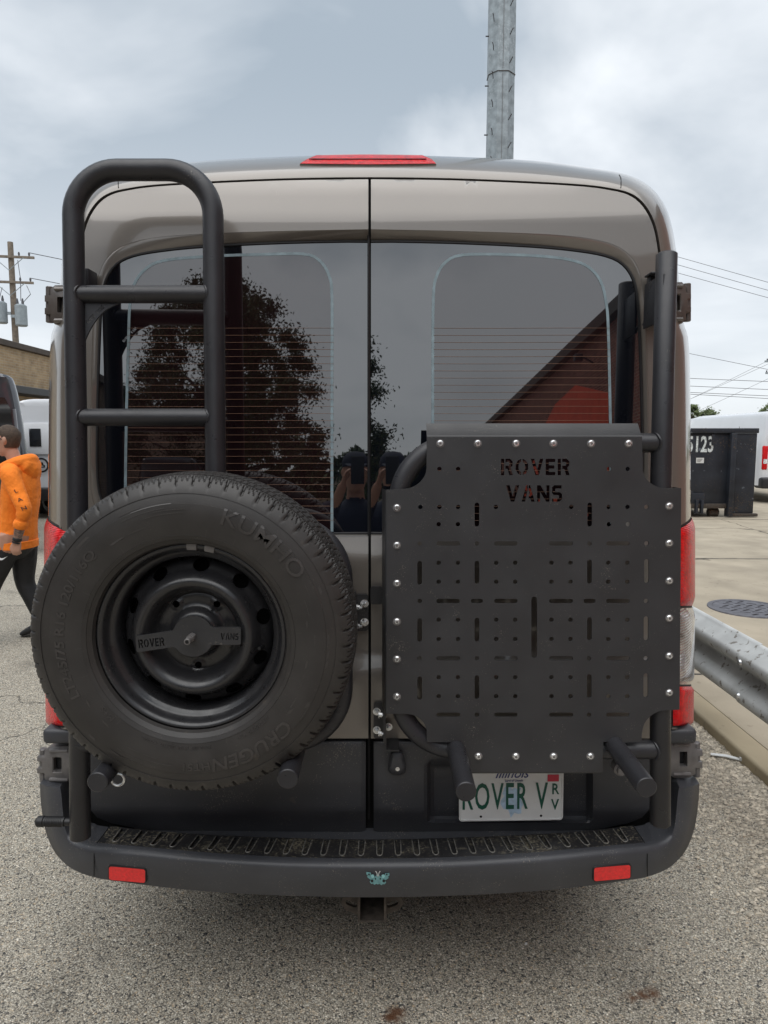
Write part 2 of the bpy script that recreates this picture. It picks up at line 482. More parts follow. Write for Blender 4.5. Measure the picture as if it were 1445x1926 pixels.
# ================================================================== setting: ground
def ground_mat():
    m = bpy.data.materials.new('chip_seal'); m.use_nodes = True
    nt = m.node_tree; b = nt.nodes['Principled BSDF']
    b.inputs['Roughness'].default_value = 0.85
    tc = _nn(nt, 'ShaderNodeTexCoord'); co = tc.outputs['Object']
    nz = _nn(nt, 'ShaderNodeTexNoise'); nz.inputs['Scale'].default_value = 60; nt.links.new(co, nz.inputs['Vector'])
    wp = _nn(nt, 'ShaderNodeMix', data_type='VECTOR'); wp.inputs['Factor'].default_value = 0.008
    nt.links.new(co, wp.inputs['A']); nt.links.new(nz.outputs['Color'], wp.inputs['B'])
    cols = []
    hts = []
    for sc in (165, 290):
        v = _nn(nt, 'ShaderNodeTexVoronoi'); v.inputs['Scale'].default_value = sc
        nt.links.new(wp.outputs['Result'], v.inputs['Vector'])
        cr = _nn(nt, 'ShaderNodeValToRGB')
        el = cr.color_ramp.elements
        el[0].position = 0.0; el[0].color = (.035, .035, .038, 1)
        el[1].position = 1.0; el[1].color = (.72, .68, .59, 1)
        for p, c in ((.10, (.10, .097, .09, 1)), (.22, (.235, .212, .172, 1)), (.42, (.33, .30, .245, 1)), (.62, (.42, .385, .315, 1)), (.8, (.52, .49, .42, 1)), (.92, (.42, .33, .225, 1))):
            e = el.new(p); e.color = c
        sp = _nn(nt, 'ShaderNodeSeparateColor'); nt.links.new(v.outputs['Color'], sp.inputs[0])
        nt.links.new(sp.outputs[0], cr.inputs['Fac'])
        # stone edge darker: binder shows between the chips
        mr = _nn(nt, 'ShaderNodeMapRange'); mr.inputs['From Min'].default_value = .30; mr.inputs['From Max'].default_value = .62
        mr.inputs['To Min'].default_value = 1.0; mr.inputs['To Max'].default_value = .5
        nt.links.new(v.outputs['Distance'], mr.inputs['Value'])
        mu = _nn(nt, 'ShaderNodeMix', data_type='RGBA', blend_type='MULTIPLY'); mu.inputs['Factor'].default_value = 1
        nt.links.new(cr.outputs['Color'], mu.inputs['A']); nt.links.new(mr.outputs[0], mu.inputs['B'])
        cols.append(mu.outputs['Result']); hts.append(v.outputs['Distance'])
    n2 = _nn(nt, 'ShaderNodeTexNoise'); n2.inputs['Scale'].default_value = 45; nt.links.new(co, n2.inputs['Vector'])
    st = _nn(nt, 'ShaderNodeMath', operation='GREATER_THAN'); st.inputs[1].default_value = .5; nt.links.new(n2.outputs['Fac'], st.inputs[0])
    mx = _nn(nt, 'ShaderNodeMix', data_type='RGBA'); nt.links.new(st.outputs[0], mx.inputs['Factor'])
    nt.links.new(cols[0], mx.inputs['A']); nt.links.new(cols[1], mx.inputs['B'])
    # broad tone patches
    n3 = _nn(nt, 'ShaderNodeTexNoise'); n3.inputs['Scale'].default_value = 0.9; n3.inputs['Detail'].default_value = 5; nt.links.new(co, n3.inputs['Vector'])
    m3 = _nn(nt, 'ShaderNodeMapRange'); m3.inputs['From Min'].default_value = .3; m3.inputs['From Max'].default_value = .7
    m3.inputs['To Min'].default_value = 1.22; m3.inputs['To Max'].default_value = 1.55
    nt.links.new(n3.outputs['Fac'], m3.inputs['Value'])
    mu = _nn(nt, 'ShaderNodeMix', data_type='RGBA', blend_type='MULTIPLY'); mu.inputs['Factor'].default_value = 1
    nt.links.new(mx.outputs['Result'], mu.inputs['A']); nt.links.new(m3.outputs[0], mu.inputs['B'])
    cur = mu.outputs['Result']
    # cracks in the older asphalt
    vc = _nn(nt, 'ShaderNodeTexVoronoi', feature='DISTANCE_TO_EDGE'); vc.inputs['Scale'].default_value = .55
    nw = _nn(nt, 'ShaderNodeTexNoise'); nw.inputs['Scale'].default_value = 2.2; nw.inputs['Detail'].default_value = 6; nt.links.new(co, nw.inputs['Vector'])
    wv = _nn(nt, 'ShaderNodeMix', data_type='VECTOR'); wv.inputs['Factor'].default_value = .35
    nt.links.new(co, wv.inputs['A']); nt.links.new(nw.outputs['Color'], wv.inputs['B']); nt.links.new(wv.outputs['Result'], vc.inputs['Vector'])
    cm = _nn(nt, 'ShaderNodeMapRange'); cm.inputs['From Min'].default_value = .0; cm.inputs['From Max'].default_value = .005
    cm.inputs['To Min'].default_value = .3; cm.inputs['To Max'].default_value = 1
    nt.links.new(vc.outputs['Distance'], cm.inputs['Value'])
    sx = _nn(nt, 'ShaderNodeSeparateXYZ'); nt.links.new(co, sx.inputs[0])
    far = _nn(nt, 'ShaderNodeMapRange'); far.inputs['From Min'].default_value = 3.1; far.inputs['From Max'].default_value = 3.4
    nt.links.new(sx.outputs['Y'], far.inputs['Value'])
    cmm = _nn(nt, 'ShaderNodeMix', data_type='FLOAT'); cmm.inputs['A'].default_value = 1
    nt.links.new(far.outputs[0], cmm.inputs['Factor']); nt.links.new(cm.outputs[0], cmm.inputs['B'])
    mu = _nn(nt, 'ShaderNodeMix', data_type='RGBA', blend_type='MULTIPLY'); mu.inputs['Factor'].default_value = 1
    nt.links.new(cur, mu.inputs['A']); nt.links.new(cmm.outputs['Result'], mu.inputs['B']); cur = mu.outputs['Result']
    ns = _nn(nt, 'ShaderNodeTexNoise'); ns.inputs['Scale'].default_value = 1.7; ns.inputs['Detail'].default_value = 7; ns.inputs['Distortion'].default_value = .6; nt.links.new(co, ns.inputs['Vector'])
    ms = _nn(nt, 'ShaderNodeMapRange'); ms.inputs['From Min'].default_value = .60; ms.inputs['From Max'].default_value = .72; ms.inputs['To Min'].default_value = 1; ms.inputs['To Max'].default_value = .72
    nt.links.new(ns.outputs['Fac'], ms.inputs['Value'])
    mu = _nn(nt, 'ShaderNodeMix', data_type='RGBA', blend_type='MULTIPLY'); mu.inputs['Factor'].default_value = 1
    nt.links.new(cur, mu.inputs['A']); nt.links.new(ms.outputs[0], mu.inputs['B']); cur = mu.outputs['Result']
    # two rust drips and an ochre fleck
    for (px, py, rr) in ((745, 1906, .014), (736, 1914, .006), (1226, 1870, .008), (1207, 1873, .003), (1188, 1877, .0), (1316, 1632, -.012)):
        d = ray(px, py); t = -CAM_H / d.z; g = Vector((d.x * t, d.y * t, 0))
        vs = _nn(nt, 'ShaderNodeVectorMath', operation='DISTANCE'); vs.inputs[1].default_value = tuple(g)
        nt.links.new(co, vs.inputs[0])
        na = _nn(nt, 'ShaderNodeMath', operation='MULTIPLY_ADD'); na.inputs[1].default_value = -.05; nt.links.new(n2.outputs['Fac'], na.inputs[0]); nt.links.new(vs.outputs['Value'], na.inputs[2])
        mr = _nn(nt, 'ShaderNodeMapRange'); mr.inputs['From Min'].default_value = rr; mr.inputs['From Max'].default_value = rr - .03
        mr.inputs['To Min'].default_value = 0; mr.inputs['To Max'].default_value = .9
        nt.links.new(na.outputs[0], mr.inputs['Value'])
        mm = _nn(nt, 'ShaderNodeMix', data_type='RGBA'); nt.links.new(mr.outputs[0], mm.inputs['Factor'])
        nt.links.new(cur, mm.inputs['A']); mm.inputs['B'].default_value = (.10, .038, .012, 1); cur = mm.outputs['Result']
    nt.links.new(cur, b.inputs['Base Color'])
    bp = _nn(nt, 'ShaderNodeBump'); bp.inputs['Strength'].default_value = .7; bp.inputs['Distance'].default_value = -.004
    nt.links.new(hts[0], bp.inputs['Height']); nt.links.new(bp.outputs[0], b.inputs['Normal'])
    return m
def concrete_mat(name='concrete', col=(.40, .35, .27), crack=True):
    m = M(name, col, .85, bump=(160, .35, .003), var=(2.2, .16), speck=(130, .90, (.24, .21, .17), .5), speck2=(14, .90, (.20, .17, .13), .4))
    nt = m.node_tree; b = nt.nodes['Principled BSDF']
    if crack:
        src = b.inputs['Base Color'].links[0].from_socket
        tc = _nn(nt, 'ShaderNodeTexCoord'); co = tc.outputs['Object']
        vc = _nn(nt, 'ShaderNodeTexVoronoi', feature='DISTANCE_TO_EDGE'); vc.inputs['Scale'].default_value = .42
        nw = _nn(nt, 'ShaderNodeTexNoise'); nw.inputs['Scale'].default_value = 1.4; nw.inputs['Detail'].default_value = 8; nt.links.new(co, nw.inputs['Vector'])
        wv = _nn(nt, 'ShaderNodeMix', data_type='VECTOR'); wv.inputs['Factor'].default_value = .3
        nt.links.new(co, wv.inputs['A']); nt.links.new(nw.outputs['Color'], wv.inputs['B']); nt.links.new(wv.outputs['Result'], vc.inputs['Vector'])
        cm = _nn(nt, 'ShaderNodeMapRange'); cm.inputs['From Max'].default_value = .006; cm.inputs['To Min'].default_value = .25
        nt.links.new(vc.outputs['Distance'], cm.inputs['Value'])
        mu = _nn(nt, 'ShaderNodeMix', data_type='RGBA', blend_type='MULTIPLY'); mu.inputs['Factor'].default_value = 1
        nt.links.new(src, mu.inputs['A']); nt.links.new(cm.outputs[0], mu.inputs['B']); nt.links.new(mu.outputs['Result'], b.inputs['Base Color'])
    return m
def brick_mat(name, c1, c2, mortar, axis='YZ'):
    m = bpy.data.materials.new(name); m.use_nodes = True
    nt = m.node_tree; b = nt.nodes['Principled BSDF']; b.inputs['Roughness'].default_value = .85
    tc = _nn(nt, 'ShaderNodeTexCoord'); sp = _nn(nt, 'ShaderNodeSeparateXYZ'); nt.links.new(tc.outputs['Object'], sp.inputs[0])
    cb = _nn(nt, 'ShaderNodeCombineXYZ')
    nt.links.new(sp.outputs['Y' if axis == 'YZ' else 'X'], cb.inputs[0]); nt.links.new(sp.outputs['Z'], cb.inputs[1])
    br = _nn(nt, 'ShaderNodeTexBrick'); br.inputs['Scale'].default_value = 1.0
    br.inputs['Color1'].default_value = (*c1, 1); br.inputs['Color2'].default_value = (*c2, 1); br.inputs['Mortar'].default_value = (*mortar, 1)
    br.inputs['Brick Width'].default_value = .23; br.inputs['Row Height'].default_value = .078; br.inputs['Mortar Size'].default_value = .008
    nt.links.new(cb.outputs[0], br.inputs['Vector'])
    n = _nn(nt, 'ShaderNodeTexNoise'); n.inputs['Scale'].default_value = 3; n.inputs['Detail'].default_value = 6; nt.links.new(tc.outputs['Object'], n.inputs['Vector'])
    mr = _nn(nt, 'ShaderNodeMapRange'); mr.inputs['From Min'].default_value = .3; mr.inputs['From Max'].default_value = .7
    mr.inputs['To Min'].default_value = .75; mr.inputs['To Max'].default_value = 1.2; nt.links.new(n.outputs['Fac'], mr.inputs['Value'])
    mu = _nn(nt, 'ShaderNodeMix', data_type='RGBA', blend_type='MULTIPLY'); mu.inputs['Factor'].default_value = 1
    nt.links.new(br.outputs['Color'], mu.inputs['A']); nt.links.new(mr.outputs[0], mu.inputs['B']); nt.links.new(mu.outputs['Result'], b.inputs['Base Color'])
    bp = _nn(nt, 'ShaderNodeBump'); bp.inputs['Strength'].default_value = .6; bp.inputs['Distance'].default_value = -.008
    nt.links.new(br.outputs['Fac'], bp.inputs['Height']); nt.links.new(bp.outputs[0], b.inputs['Normal'])
    return m
MT['ground'] = ground_mat()
MT['concrete'] = concrete_mat()
MT['kerb'] = concrete_mat('kerb_concrete', (.40, .34, .235), False)
MT['tanbrick'] = brick_mat('tan_brick', (.42, .30, .17), (.33, .225, .125), (.40, .34, .26))
MT['redbrick'] = brick_mat('red_brick', (.30, .085, .055), (.20, .06, .04), (.36, .28, .22))
MT['brownbrick'] = brick_mat('brown_brick', (.16, .10, .065), (.11, .07, .045), (.2, .16, .12))
MT['galv'] = M('galvanised_steel', (.30, .34, .36), .55, .35, 0, var=(14, .25), speck=(40, .84, (.44, .48, .50), .6), bump=(120, .15, .001))
MT['galv_dirty'] = M('weathered_guardrail', (.60, .62, .62), .6, .05, 0, var=(5, .22), speck=(26, .84, (.15, .125, .095), .75), bump=(60, .15, .002))
MT['wood'] = M('weathered_wood', (.20, .165, .13), .85, var=(6, .25), bump=(40, .4, .004))
MT['transformer'] = M('transformer_grey', (.27, .31, .33), .5, var=(6, .15))
MT['line'] = M('power_line', (.09, .09, .10), .6, var=(6, .2))
MT['roofing'] = M('roof_edge', (.06, .045, .035), .7, var=(4, .2))
MT['leaf'] = M('foliage', (.060, .085, .030), .7, var=(1.3, .45))
MT['leaf2'] = M('foliage_light', (.095, .125, .045), .7, var=(1.3, .4))
MT['bark'] = M('bark', (.07, .055, .042), .9, var=(9, .3), bump=(30, .6, .01))
MT['dumpster'] = M('dumpster_navy', (.020, .024, .033), .5, .1, 0, var=(3, .35), speck=(9, .90, (.22, .25, .29), .5), speck2=(38, .87, (.13, .085, .05), .7), bump=(40, .25, .004))
MT['stencil_white'] = M('stencil_white', (.62, .66, .66), .6, var=(22, .4), speck=(60, .83, (.08, .09, .1), .8))
MT['white_paint'] = M('white_van_paint', (.74, .76, .79), .25, 0, .8, var=(2, .03))
MT['dark_paint'] = M('dark_van_paint', (.055, .060, .072), .25, .3, 1, var=(2, .05))
MT['silver_paint'] = M('silver_trim', (.22, .23, .26), .3, .4, .8, var=(2, .05))
MT['bg_glass'] = M('van_glass', (.006, .007, .009), .03, 0, 0, ior=2.2, var=(3, .1))
MT['bg_black'] = M('black_bumper', (.022, .023, .026), .5, var=(6, .2))
MT['stone'] = M('gravel_stone', (.50, .45, .37), .85, var=(38, .55), speck=(60, .90, (.12, .10, .085), .8))
MT['litter'] = M('white_plastic', (.72, .74, .74), .45, var=(30, .08))

tag(mk('ground', ([(-300, -300, 0), (300, -300, 0), (300, 300, 0), (-300, 300, 0)], [(0, 1, 2, 3)]), MT['ground'], normals=False, smooth=0), kind='structure')
KX = 1.86
slab = tag(mk('concrete_pavement', box(KX + .16, 60, -6, 90, -.2, .055, .01), MT['concrete'], smooth=40), kind='structure')
kerb = tag(mk('kerb', box(KX, KX + .155, -6, 60, -.2, .062, .018, 3), MT['kerb'], smooth=40), kind='structure')
for yj in (4.6, 9.2, 13.8, 18.4):
    mk('pavement_joint', box(KX + .17, 30, yj, yj + .02, .04, .0575), MT['dark'], slab, smooth=0)
# loose gravel between asphalt and kerb
def stones(n, area, smin, smax, seed, z=0.0, keep=None):
    rnd = random.Random(seed); V, F = [], []
    base = [Vector(v) for v in ((1, 0, 0), (-1, 0, 0), (0, 1, 0), (0, -1, 0), (0, 0, 1), (0, 0, -1))]
    tri = [(0, 2, 4), (2, 1, 4), (1, 3, 4), (3, 0, 4), (2, 0, 5), (1, 2, 5), (3, 1, 5), (0, 3, 5)]
    c = 0
    while c < n:
        x = rnd.uniform(area[0], area[1]); y = rnd.uniform(area[2], area[3])
        if keep and not keep(x, y, rnd): continue
        s = smin + (smax - smin) * rnd.random() ** 2.5
        a = rnd.uniform(0, 6.28); k = len(V)
        for b in base:
            q = Vector((b.x * s * rnd.uniform(.7, 1.3), b.y * s * rnd.uniform(.6, 1.1), b.z * s * rnd.uniform(.45, .8)))
            V.append(Vector((x + q.x * math.cos(a) - q.y * math.sin(a), y + q.x * math.sin(a) + q.y * math.cos(a), z + s * .25 + q.z)))
        F += [tuple(i + k for i in t) for t in tri]; c += 1
    return V, F
gv = stones(17000, (1.15, KX, 1.6, 5.5), .004, .014, 3, keep=lambda x, y, r: r.random() < ((x - 1.15) / (KX - 1.15)) ** 1.5)
tag(mk('gravel', gv, MT['stone'], smooth=0), 'loose pale gravel strip between the asphalt and the concrete kerb', 'gravel', kind='stuff')
gv = stones(1300, (-3.2, 1.9, 1.75, 5.5), .002, .006, 5)
tag(mk('grit', gv, MT['stone'], smooth=0), 'scattered grit lying on the asphalt', 'grit', kind='stuff')
# cable-tie shaped litter and single pebbles
def gpt(px, py, z=0.0):
    d = ray(px, py); t = (z - CAM_H) / d.z
    return Vector((d.x * t, d.y * t, z))
a, b_ = gpt(1337, 1419, .012), gpt(1396, 1430, .012)
u = (b_ - a).normalized(); w = Vector((-u.y, u.x, 0))
st = loft([[a - w * .012, a + w * .012, a + w * .012 + Vector((0, 0, .004)), a - w * .012 + Vector((0, 0, .004))],
           [a.lerp(b_, .5) - w * .013 + Vector((0, 0, .006)), a.lerp(b_, .5) + w * .013 + Vector((0, 0, .006)), a.lerp(b_, .5) + w * .013 + Vector((0, 0, .01)), a.lerp(b_, .5) - w * .013 + Vector((0, 0, .01))],
           [b_ - w * .012, b_ + w * .012, b_ + w * .012 + Vector((0, 0, .004)), b_ - w * .012 + Vector((0, 0, .004))]], True, True, True)
lt = thing('plastic_strip', 'white plastic strip with a square tab lying on the gravel by the kerb', 'litter', (a.x, a.y, 0))
mk('strip', st, MT['litter'], lt, smooth=0)
c_ = gpt(1400, 1431, .01)
mk('tab', xf(box(-.022, .022, -.018, .018, 0, .02, .004), Matrix.Translation(c_) @ Matrix.Rotation(-.5, 4, 'Z')), MT['litter'], lt)
pb = gpt(990, 1776)
pv = stones(1, (pb.x, pb.x, pb.y, pb.y), .008, .008, 9)
tag(mk('pebble', pv, MT['plate'], loc=(pb.x, pb.y, 0)), 'single pale pebble on the asphalt below the cargo panel', 'pebble')

# manhole cover
mc = P(1392, 1152, 6.45); mcx, mcy = mc.x + .08, 6.45
man = thing('manhole_cover', 'round slotted iron drain cover set in the concrete beyond the guardrail', 'manhole cover', (mcx, mcy, .055))
MT['iron'] = M('cast_iron', (.15, .15, .17), .6, .4, var=(20, .25), bump=(120, .3, .002))
hl = []
for row in range(-3, 4):
    for c in range(-2, 3):
        x, y = c * .115 + (row % 2) * .05, row * .082
        if math.hypot(x, y) < .26:
            hl.append(slot(x - .032, y - (.018 if row % 2 else -.018), x + .032, y + (.018 if row % 2 else -.018), .012, 3))
mk('grate', patch(circ(0, 0, .315, 40), hl, .5, lambda u, v: (mcx + u, mcy + v, .064), .02, (0, 0, -1), grid=False), MT['iron'], man, smooth=30)
mk('rim', loft([[(mcx + r * math.cos(t), mcy + r * math.sin(t), z) for t in [2 * math.pi * k / 48 for k in range(48)]] for r, z in ((.318, .058), (.318, .066), (.36, .066), (.365, .05))], closed=True), MT['iron'], man)
mk('pit', loft([[(mcx + r * math.cos(t), mcy + r * math.sin(t), .0565) for t in [2 * math.pi * k / 24 for k in range(24)]] for r in (.001, .317)], closed=True), MT['gap'], man, smooth=0, normals=False)

# guardrail: W-beam on posts, runs alongside the van
GX = 1.70
prof = [(.0, .71), (-.012, .70), (-.02, .685), (-.075, .655), (-.083, .64), (-.083, .615), (-.075, .60), (-.012, .555), (-.003, .54), (-.003, .53), (-.012, .515), (-.075, .47), (-.083, .455), (-.083, .43), (-.075, .415), (-.02, .385), (-.012, .37), (0, .36)]
prof = [(p[0] + .083, p[1]) for p in prof]
back = [(x + .006, z) for x, z in reversed(prof)]
ring = prof + back
rail = thing('guardrail', 'weathered galvanised W-beam guardrail running beside the van on the right', 'guardrail', (GX, 4, 0))
for y0, y1 in ((-.4, 3.2), (3.16, 7.0), (6.96, 10.8)):
    dz = .004 if y0 > 3 and y0 < 6 else 0
    gx = GX + .0 + dz
    mk('beam', loft([[(gx + x, y, z + dz) for x, z in ring] for y in (y0, (y0 + y1) / 2, y1)], True, True, True), MT['galv_dirty'], rail, smooth=50)
for yb in (.9, 2.6, 3.18, 3.9, 4.4):
    for zz in (.618, .452):
        mk('rail_bolt', tube([(GX + .002, yb, zz), (GX - .008, yb, zz)], [.017, .012], 12), MT['zinc'], rail)
for yp in (-.2, 5.0, 6.9, 8.8, 10.6):
    mk('post', join(box(GX + .10, GX + .106, yp - .05, yp + .05, 0, .70), box(GX + .106, GX + .20, yp - .003, yp + .003, 0, .70), box(GX + .20, GX + .206, yp - .05, yp + .05, 0, .70)), MT['galv'], rail, smooth=0)
# ================================================================== the van
VAN = thing('van', 'taupe cargo van seen square from behind with dark lower cladding and step bumper', 'van', (VC, 2.0, 0))
OP = [(1264, 1372), (1264, 1150), (1264, 900), (1263, 660), (1258, 605), (1250, 530), (1243, 472), (1236, 432), (1225, 402), (1207, 377), (1184, 362), (1152, 354), (1100, 347), (1000, 341), (850, 335), (695.5, 333)]
SI = [(1297, 1372), (1300, 1150), (1300, 900), (1297, 660), (1286, 605), (1278, 530), (1272, 468), (1263, 420), (1251, 386), (1231, 358), (1204, 338), (1168, 325), (1108, 315), (1005, 302), (850, 294), (695.5, 291)]
SY = [2.12, 2.12, 2.12, 2.12, 2.12, 2.12, 2.13, 2.14, 2.15, 2.16, 2.17, 2.18, 2.20, 2.21, 2.22, 2.22]
def full(l): return mir(l) + l[-2::-1]
def full_y(l): return l + l[-2::-1]
op = crom(full(OP), 4); si = crom([(x, y, d) for (x, y), d in zip(full(SI), full_y(SY))], 4)
RO = [S(x, y) for x, y in op]; RS = [P(x, y, d) for x, y, d in si]
rings = [[p + Vector((0, .035, 0)) for p in RO]]
def corner_pt(ox, oy, sx, sy, Y1, ph):         # rounds from the door frame into the flank or the roof
    f = math.sin(ph); Y0 = S(ox, oy).y
    return P(ox + (sx - ox) * f, oy + (sy - oy) * f, Y0 + (Y1 - Y0) * (1 - math.cos(ph)))
for k in range(9):
    rings.append([corner_pt(o[0], o[1], q[0], q[1], q[2], R(90) * k / 8) for o, q in zip(op, si)])
def stretch(Y, sx, ztop=None, zlo=None, lean=0.0):
    o = []
    for p in RS:
        z = p.z
        x = VC + (p.x - VC) * sx
        if ztop is not None and z > ztop: z = ztop + (z - ztop) * .06
        o.append(Vector((x, Y + lean * max(0, z - 1.2), z)))
    return o
rings += [stretch(2.45, 1.006), stretch(3.2, 1.012), stretch(6.0, 1.012), stretch(6.7, 1.0, 2.35), stretch(7.1, .97, 1.9), stretch(7.55, .93, 1.35), stretch(8.0, .86, 1.05), stretch(8.1, .8, .95)]
body = mk('body', loft(rings), MT['paint'], VAN, smooth=40)
# lower flanks down to the sills, in two plastic and steel bands
for sgn in (-1, 1):
    b0 = RS[0] if sgn < 0 else RS[-1]
    xs = b0.x
    fl = loft([[(xs - sgn * .02, 2.30, b0.z + .002), (xs + sgn * .006, 2.5, b0.z + .002), (xs + sgn * .012, 6.0, b0.z + .002), (xs * .96, 7.4, b0.z + .002)],
               [(xs - sgn * .05, 2.30, .50), (xs - sgn * .02, 2.5, .42), (xs, 6.0, .42), (xs * .94, 7.4, .46)]])
    mk('side_sill', fl, MT['clad'], body, smooth=40)
mk('underbody', box(VC - .85, VC + .85, 2.1, 7.4, .38, .62), MT['gap'], VAN, smooth=0)  # near-black box added under the floor to block light
mk('door_jamb', patch([(1391 - x, y) for x, y in OP] + [(x, y) for x, y in OP[-2::-1]] + [(1230, 1572), (160, 1572)], [], 40, lambda x, y: S(x, y, .05)), MT['gap'], VAN, smooth=0)
def bg_wheel(parent, x, y, r=.35, w=.22, sgn=1, tm=None):
    pr = [(.20, -w * .42), (.25, -w * .5), (.31, -w * .5), (r - .012, -w * .42), (r, -w * .3), (r, w * .3), (r - .012, w * .42), (.31, w * .5), (.25, w * .5), (.20, w * .42)]
    n = 40
    rg = [[(x + yo, y + rr * math.cos(2 * math.pi * k / n), r + rr * math.sin(2 * math.pi * k / n)) for k in range(n)] for rr, yo in pr]
    t = mk('wheel', loft(rg, True), tm or MT['tyre'], parent)
    rim = [(.205, -w * .40), (.19, -w * .38), (.18, -w * .2), (.10, -w * .25), (.03, -w * .3), (.001, -w * .3)]
    mk('rim', loft([[(x + yo * -sgn, y + rr * math.cos(2 * math.pi * k / n), r + rr * math.sin(2 * math.pi * k / n)) for k in range(n)] for rr, yo in rim], True), MT['rim'], t)
for sgn in (-1, 1):
    for wy in (3.15, 6.55):
        bg_wheel(VAN, VC + sgn * .86, wy, .36, .23, sgn)

# ---- rear doors
TOP = [(698, 337), (850, 339), (1000, 345), (1100, 351), (1150, 358), (1181, 366), (1203, 381), (1220, 405), (1231, 434), (1238, 474), (1245, 531), (1253, 606), (1258.5, 662), (1259.5, 900), (1259.5, 1150), (1259.5, 1389)]
RECO = [(698, 431), (850, 434), (1000, 439), (1085, 445), (1140, 455), (1176, 472), (1199, 500), (1211, 545), (1216, 600), (1219, 700), (1221, 800), (1221, 895), (1214, 950), (1190, 988), (1150, 1007), (1050, 1010), (698, 1010)]
GLA = [(698, 453), (850, 456), (1000, 463), (1085, 471), (1140, 481), (1172, 497), (1192, 527), (1200, 570), (1203, 620), (1206, 700), (1208, 800), (1208, 890), (1200, 940), (1178, 976), (1145, 998), (1050, 1004), (698, 1004)]
tilt = math.tan(R(2.6))
def GP(side):
    yaw = math.tan(R(2.2)) if side < 0 else math.tan(R(-.7))
    x0 = VC + side * .36
    return lambda x, z: 1.947 + tilt * (z - 1.45) + yaw * (x - x0) + .004 * abs((x - VC) / .75) ** 3
def door(side):
    f = (lambda q: q) if side > 0 else mir
    reco = crom(RECO, 3); gla = crom(GLA, 3)
    outer = f(crom(TOP, 3) + [(698, 1389)] + reco[::-1])
    d = mk('rear_door', patch(outer, [], 13, lambda x, y: S(x, y), .03), MT['paint'], VAN, smooth=38)
    gp = GP(side)
    G = lambda x, y, o=0.0: solve(x, y, lambda a, b: gp(a, b) + o)
    r0 = [S(x, y, .001) for x, y in f(reco)]; r2 = [G(x, y, .004) for x, y in f(gla)]
    r1a = [a.lerp(b, .25) + Vector((0, -.004, 0)) for a, b in zip(r0, r2)]
    mk('window_reveal', loft([r0, r1a, r2]), MT['paint'], d, smooth=60)
    gz = [(698, 455)] + [(x - .6, y + 1) for x, y in gla[1:-1]] + [(698, 1003)]
    g = mk('window_glass', patch(f(gz), [], 60, lambda x, y: G(x, y), .005, grid=True), MT['glass'], d, smooth=60)
    mk('window_seal', tube([G(x, y, -.001) for x, y in f([(698, 454)] + gla[1:-1] + [(698, 1003)])], .0038, 6), MT['seal'], d)
    if side > 0:
        fr = [(817, 1000), (817, 700), (818, 560), (824, 520), (840, 495), (870, 482), (950, 481), (1040, 486), (1090, 496), (1115, 512), (1130, 535), (1138, 570), (1142, 620), (1146, 800), (1148, 985)]
    else:
        fr = [(622, 1000), (622, 700), (622, 560), (617, 520), (600, 492), (570, 480), (490, 481), (400, 484), (310, 492), (275, 508), (255, 535), (247, 570), (244, 650), (240, 800), (238, 960)]
    fr = crom(fr, 4)
    mk('clear_area', patch(fr, [], 60, lambda x, y: G(x, y, -.0012), .0006), MT['glass_in'], g, smooth=60)
    cen = np.mean(np.array(fr), axis=0)
    ri = []
    for i, p in enumerate(fr):
        a = np.array(fr[max(i - 1, 0)]); b = np.array(fr[min(i + 1, len(fr) - 1)]); t = b - a; t = t / np.linalg.norm(t); n = np.array((-t[1], t[0]))
        if np.dot(n, np.array(p) - cen) < 0: n = -n
        ri.append((p, np.array(p) + n * 5.2))
    mk('glass_edge_line', loft([[G(a[0], a[1], -.0022) for a, _ in ri], [G(b[0], b[1], -.0022) for _, b in ri]]), MT['lit_edge'], g, smooth=0, normals=False)
    V, F = [], []
    for k in range(28):
        y = 617 + k * 13.4
        xa, xb = (240, 628) if side < 0 else (816, 1147)
        if y > 990: break
        v, ff = tube([G(xa + (xb - xa) * j / 6, y + (2 * math.sin(j)) * .15, -.0026) for j in range(7)], .00042, 4, cap=False)
        V, F = join((V, F), (v, ff))
    tag(mk('heating_wires', (V, F), MT['wire'], g, smooth=0), kind='stuff')
    return d
DR = door(1); DL = door(-1)
# cladding on the lower door halves
def rec(x, y):
    def ss(a, b, t): t = min(1, max(0, (t - a) / (b - a))); return t * t * (3 - 2 * t)
    o = ss(800, 814, x) * (1 - ss(1102, 1118, x)) * (1 - ss(1536, 1548, y)) * ss(1428, 1440, y) * .042
    return o
def cl(x, y):
    o = -.004
    if y > 1524: o += (y - 1524) / 50 * .05
    if y < 1402: o += (1402 - y) / 10 * .007
    e = min(abs(x - 695.5) - 8, 14)
    if e < 6: o += (6 - max(e, 0)) * .0012
    return o + rec(x, y)
CR = [(703, 1395), (1228, 1395), (1228, 1500), (1222, 1522), (1208, 1538), (1180, 1549), (1130, 1559), (1000, 1568), (850, 1573), (703, 1576)]
for side, dd in ((1, DR), (-1, DL)):
    q = CR if side > 0 else [(x, y) for x, y in mir(CR)]
    mk('lower_cladding', patch(q, [], 6.5, lambda x, y: S(x, y, cl(x, y)), .03), MT['clad'], dd, smooth=28)
# centre gap of the doors is a real gap in front of the black jamb; rubber strip on its edge
mk('door_seal', tube([S(694, y, .022) for y in range(340, 1570, 30)], .004, 6), MT['seal'], VAN)

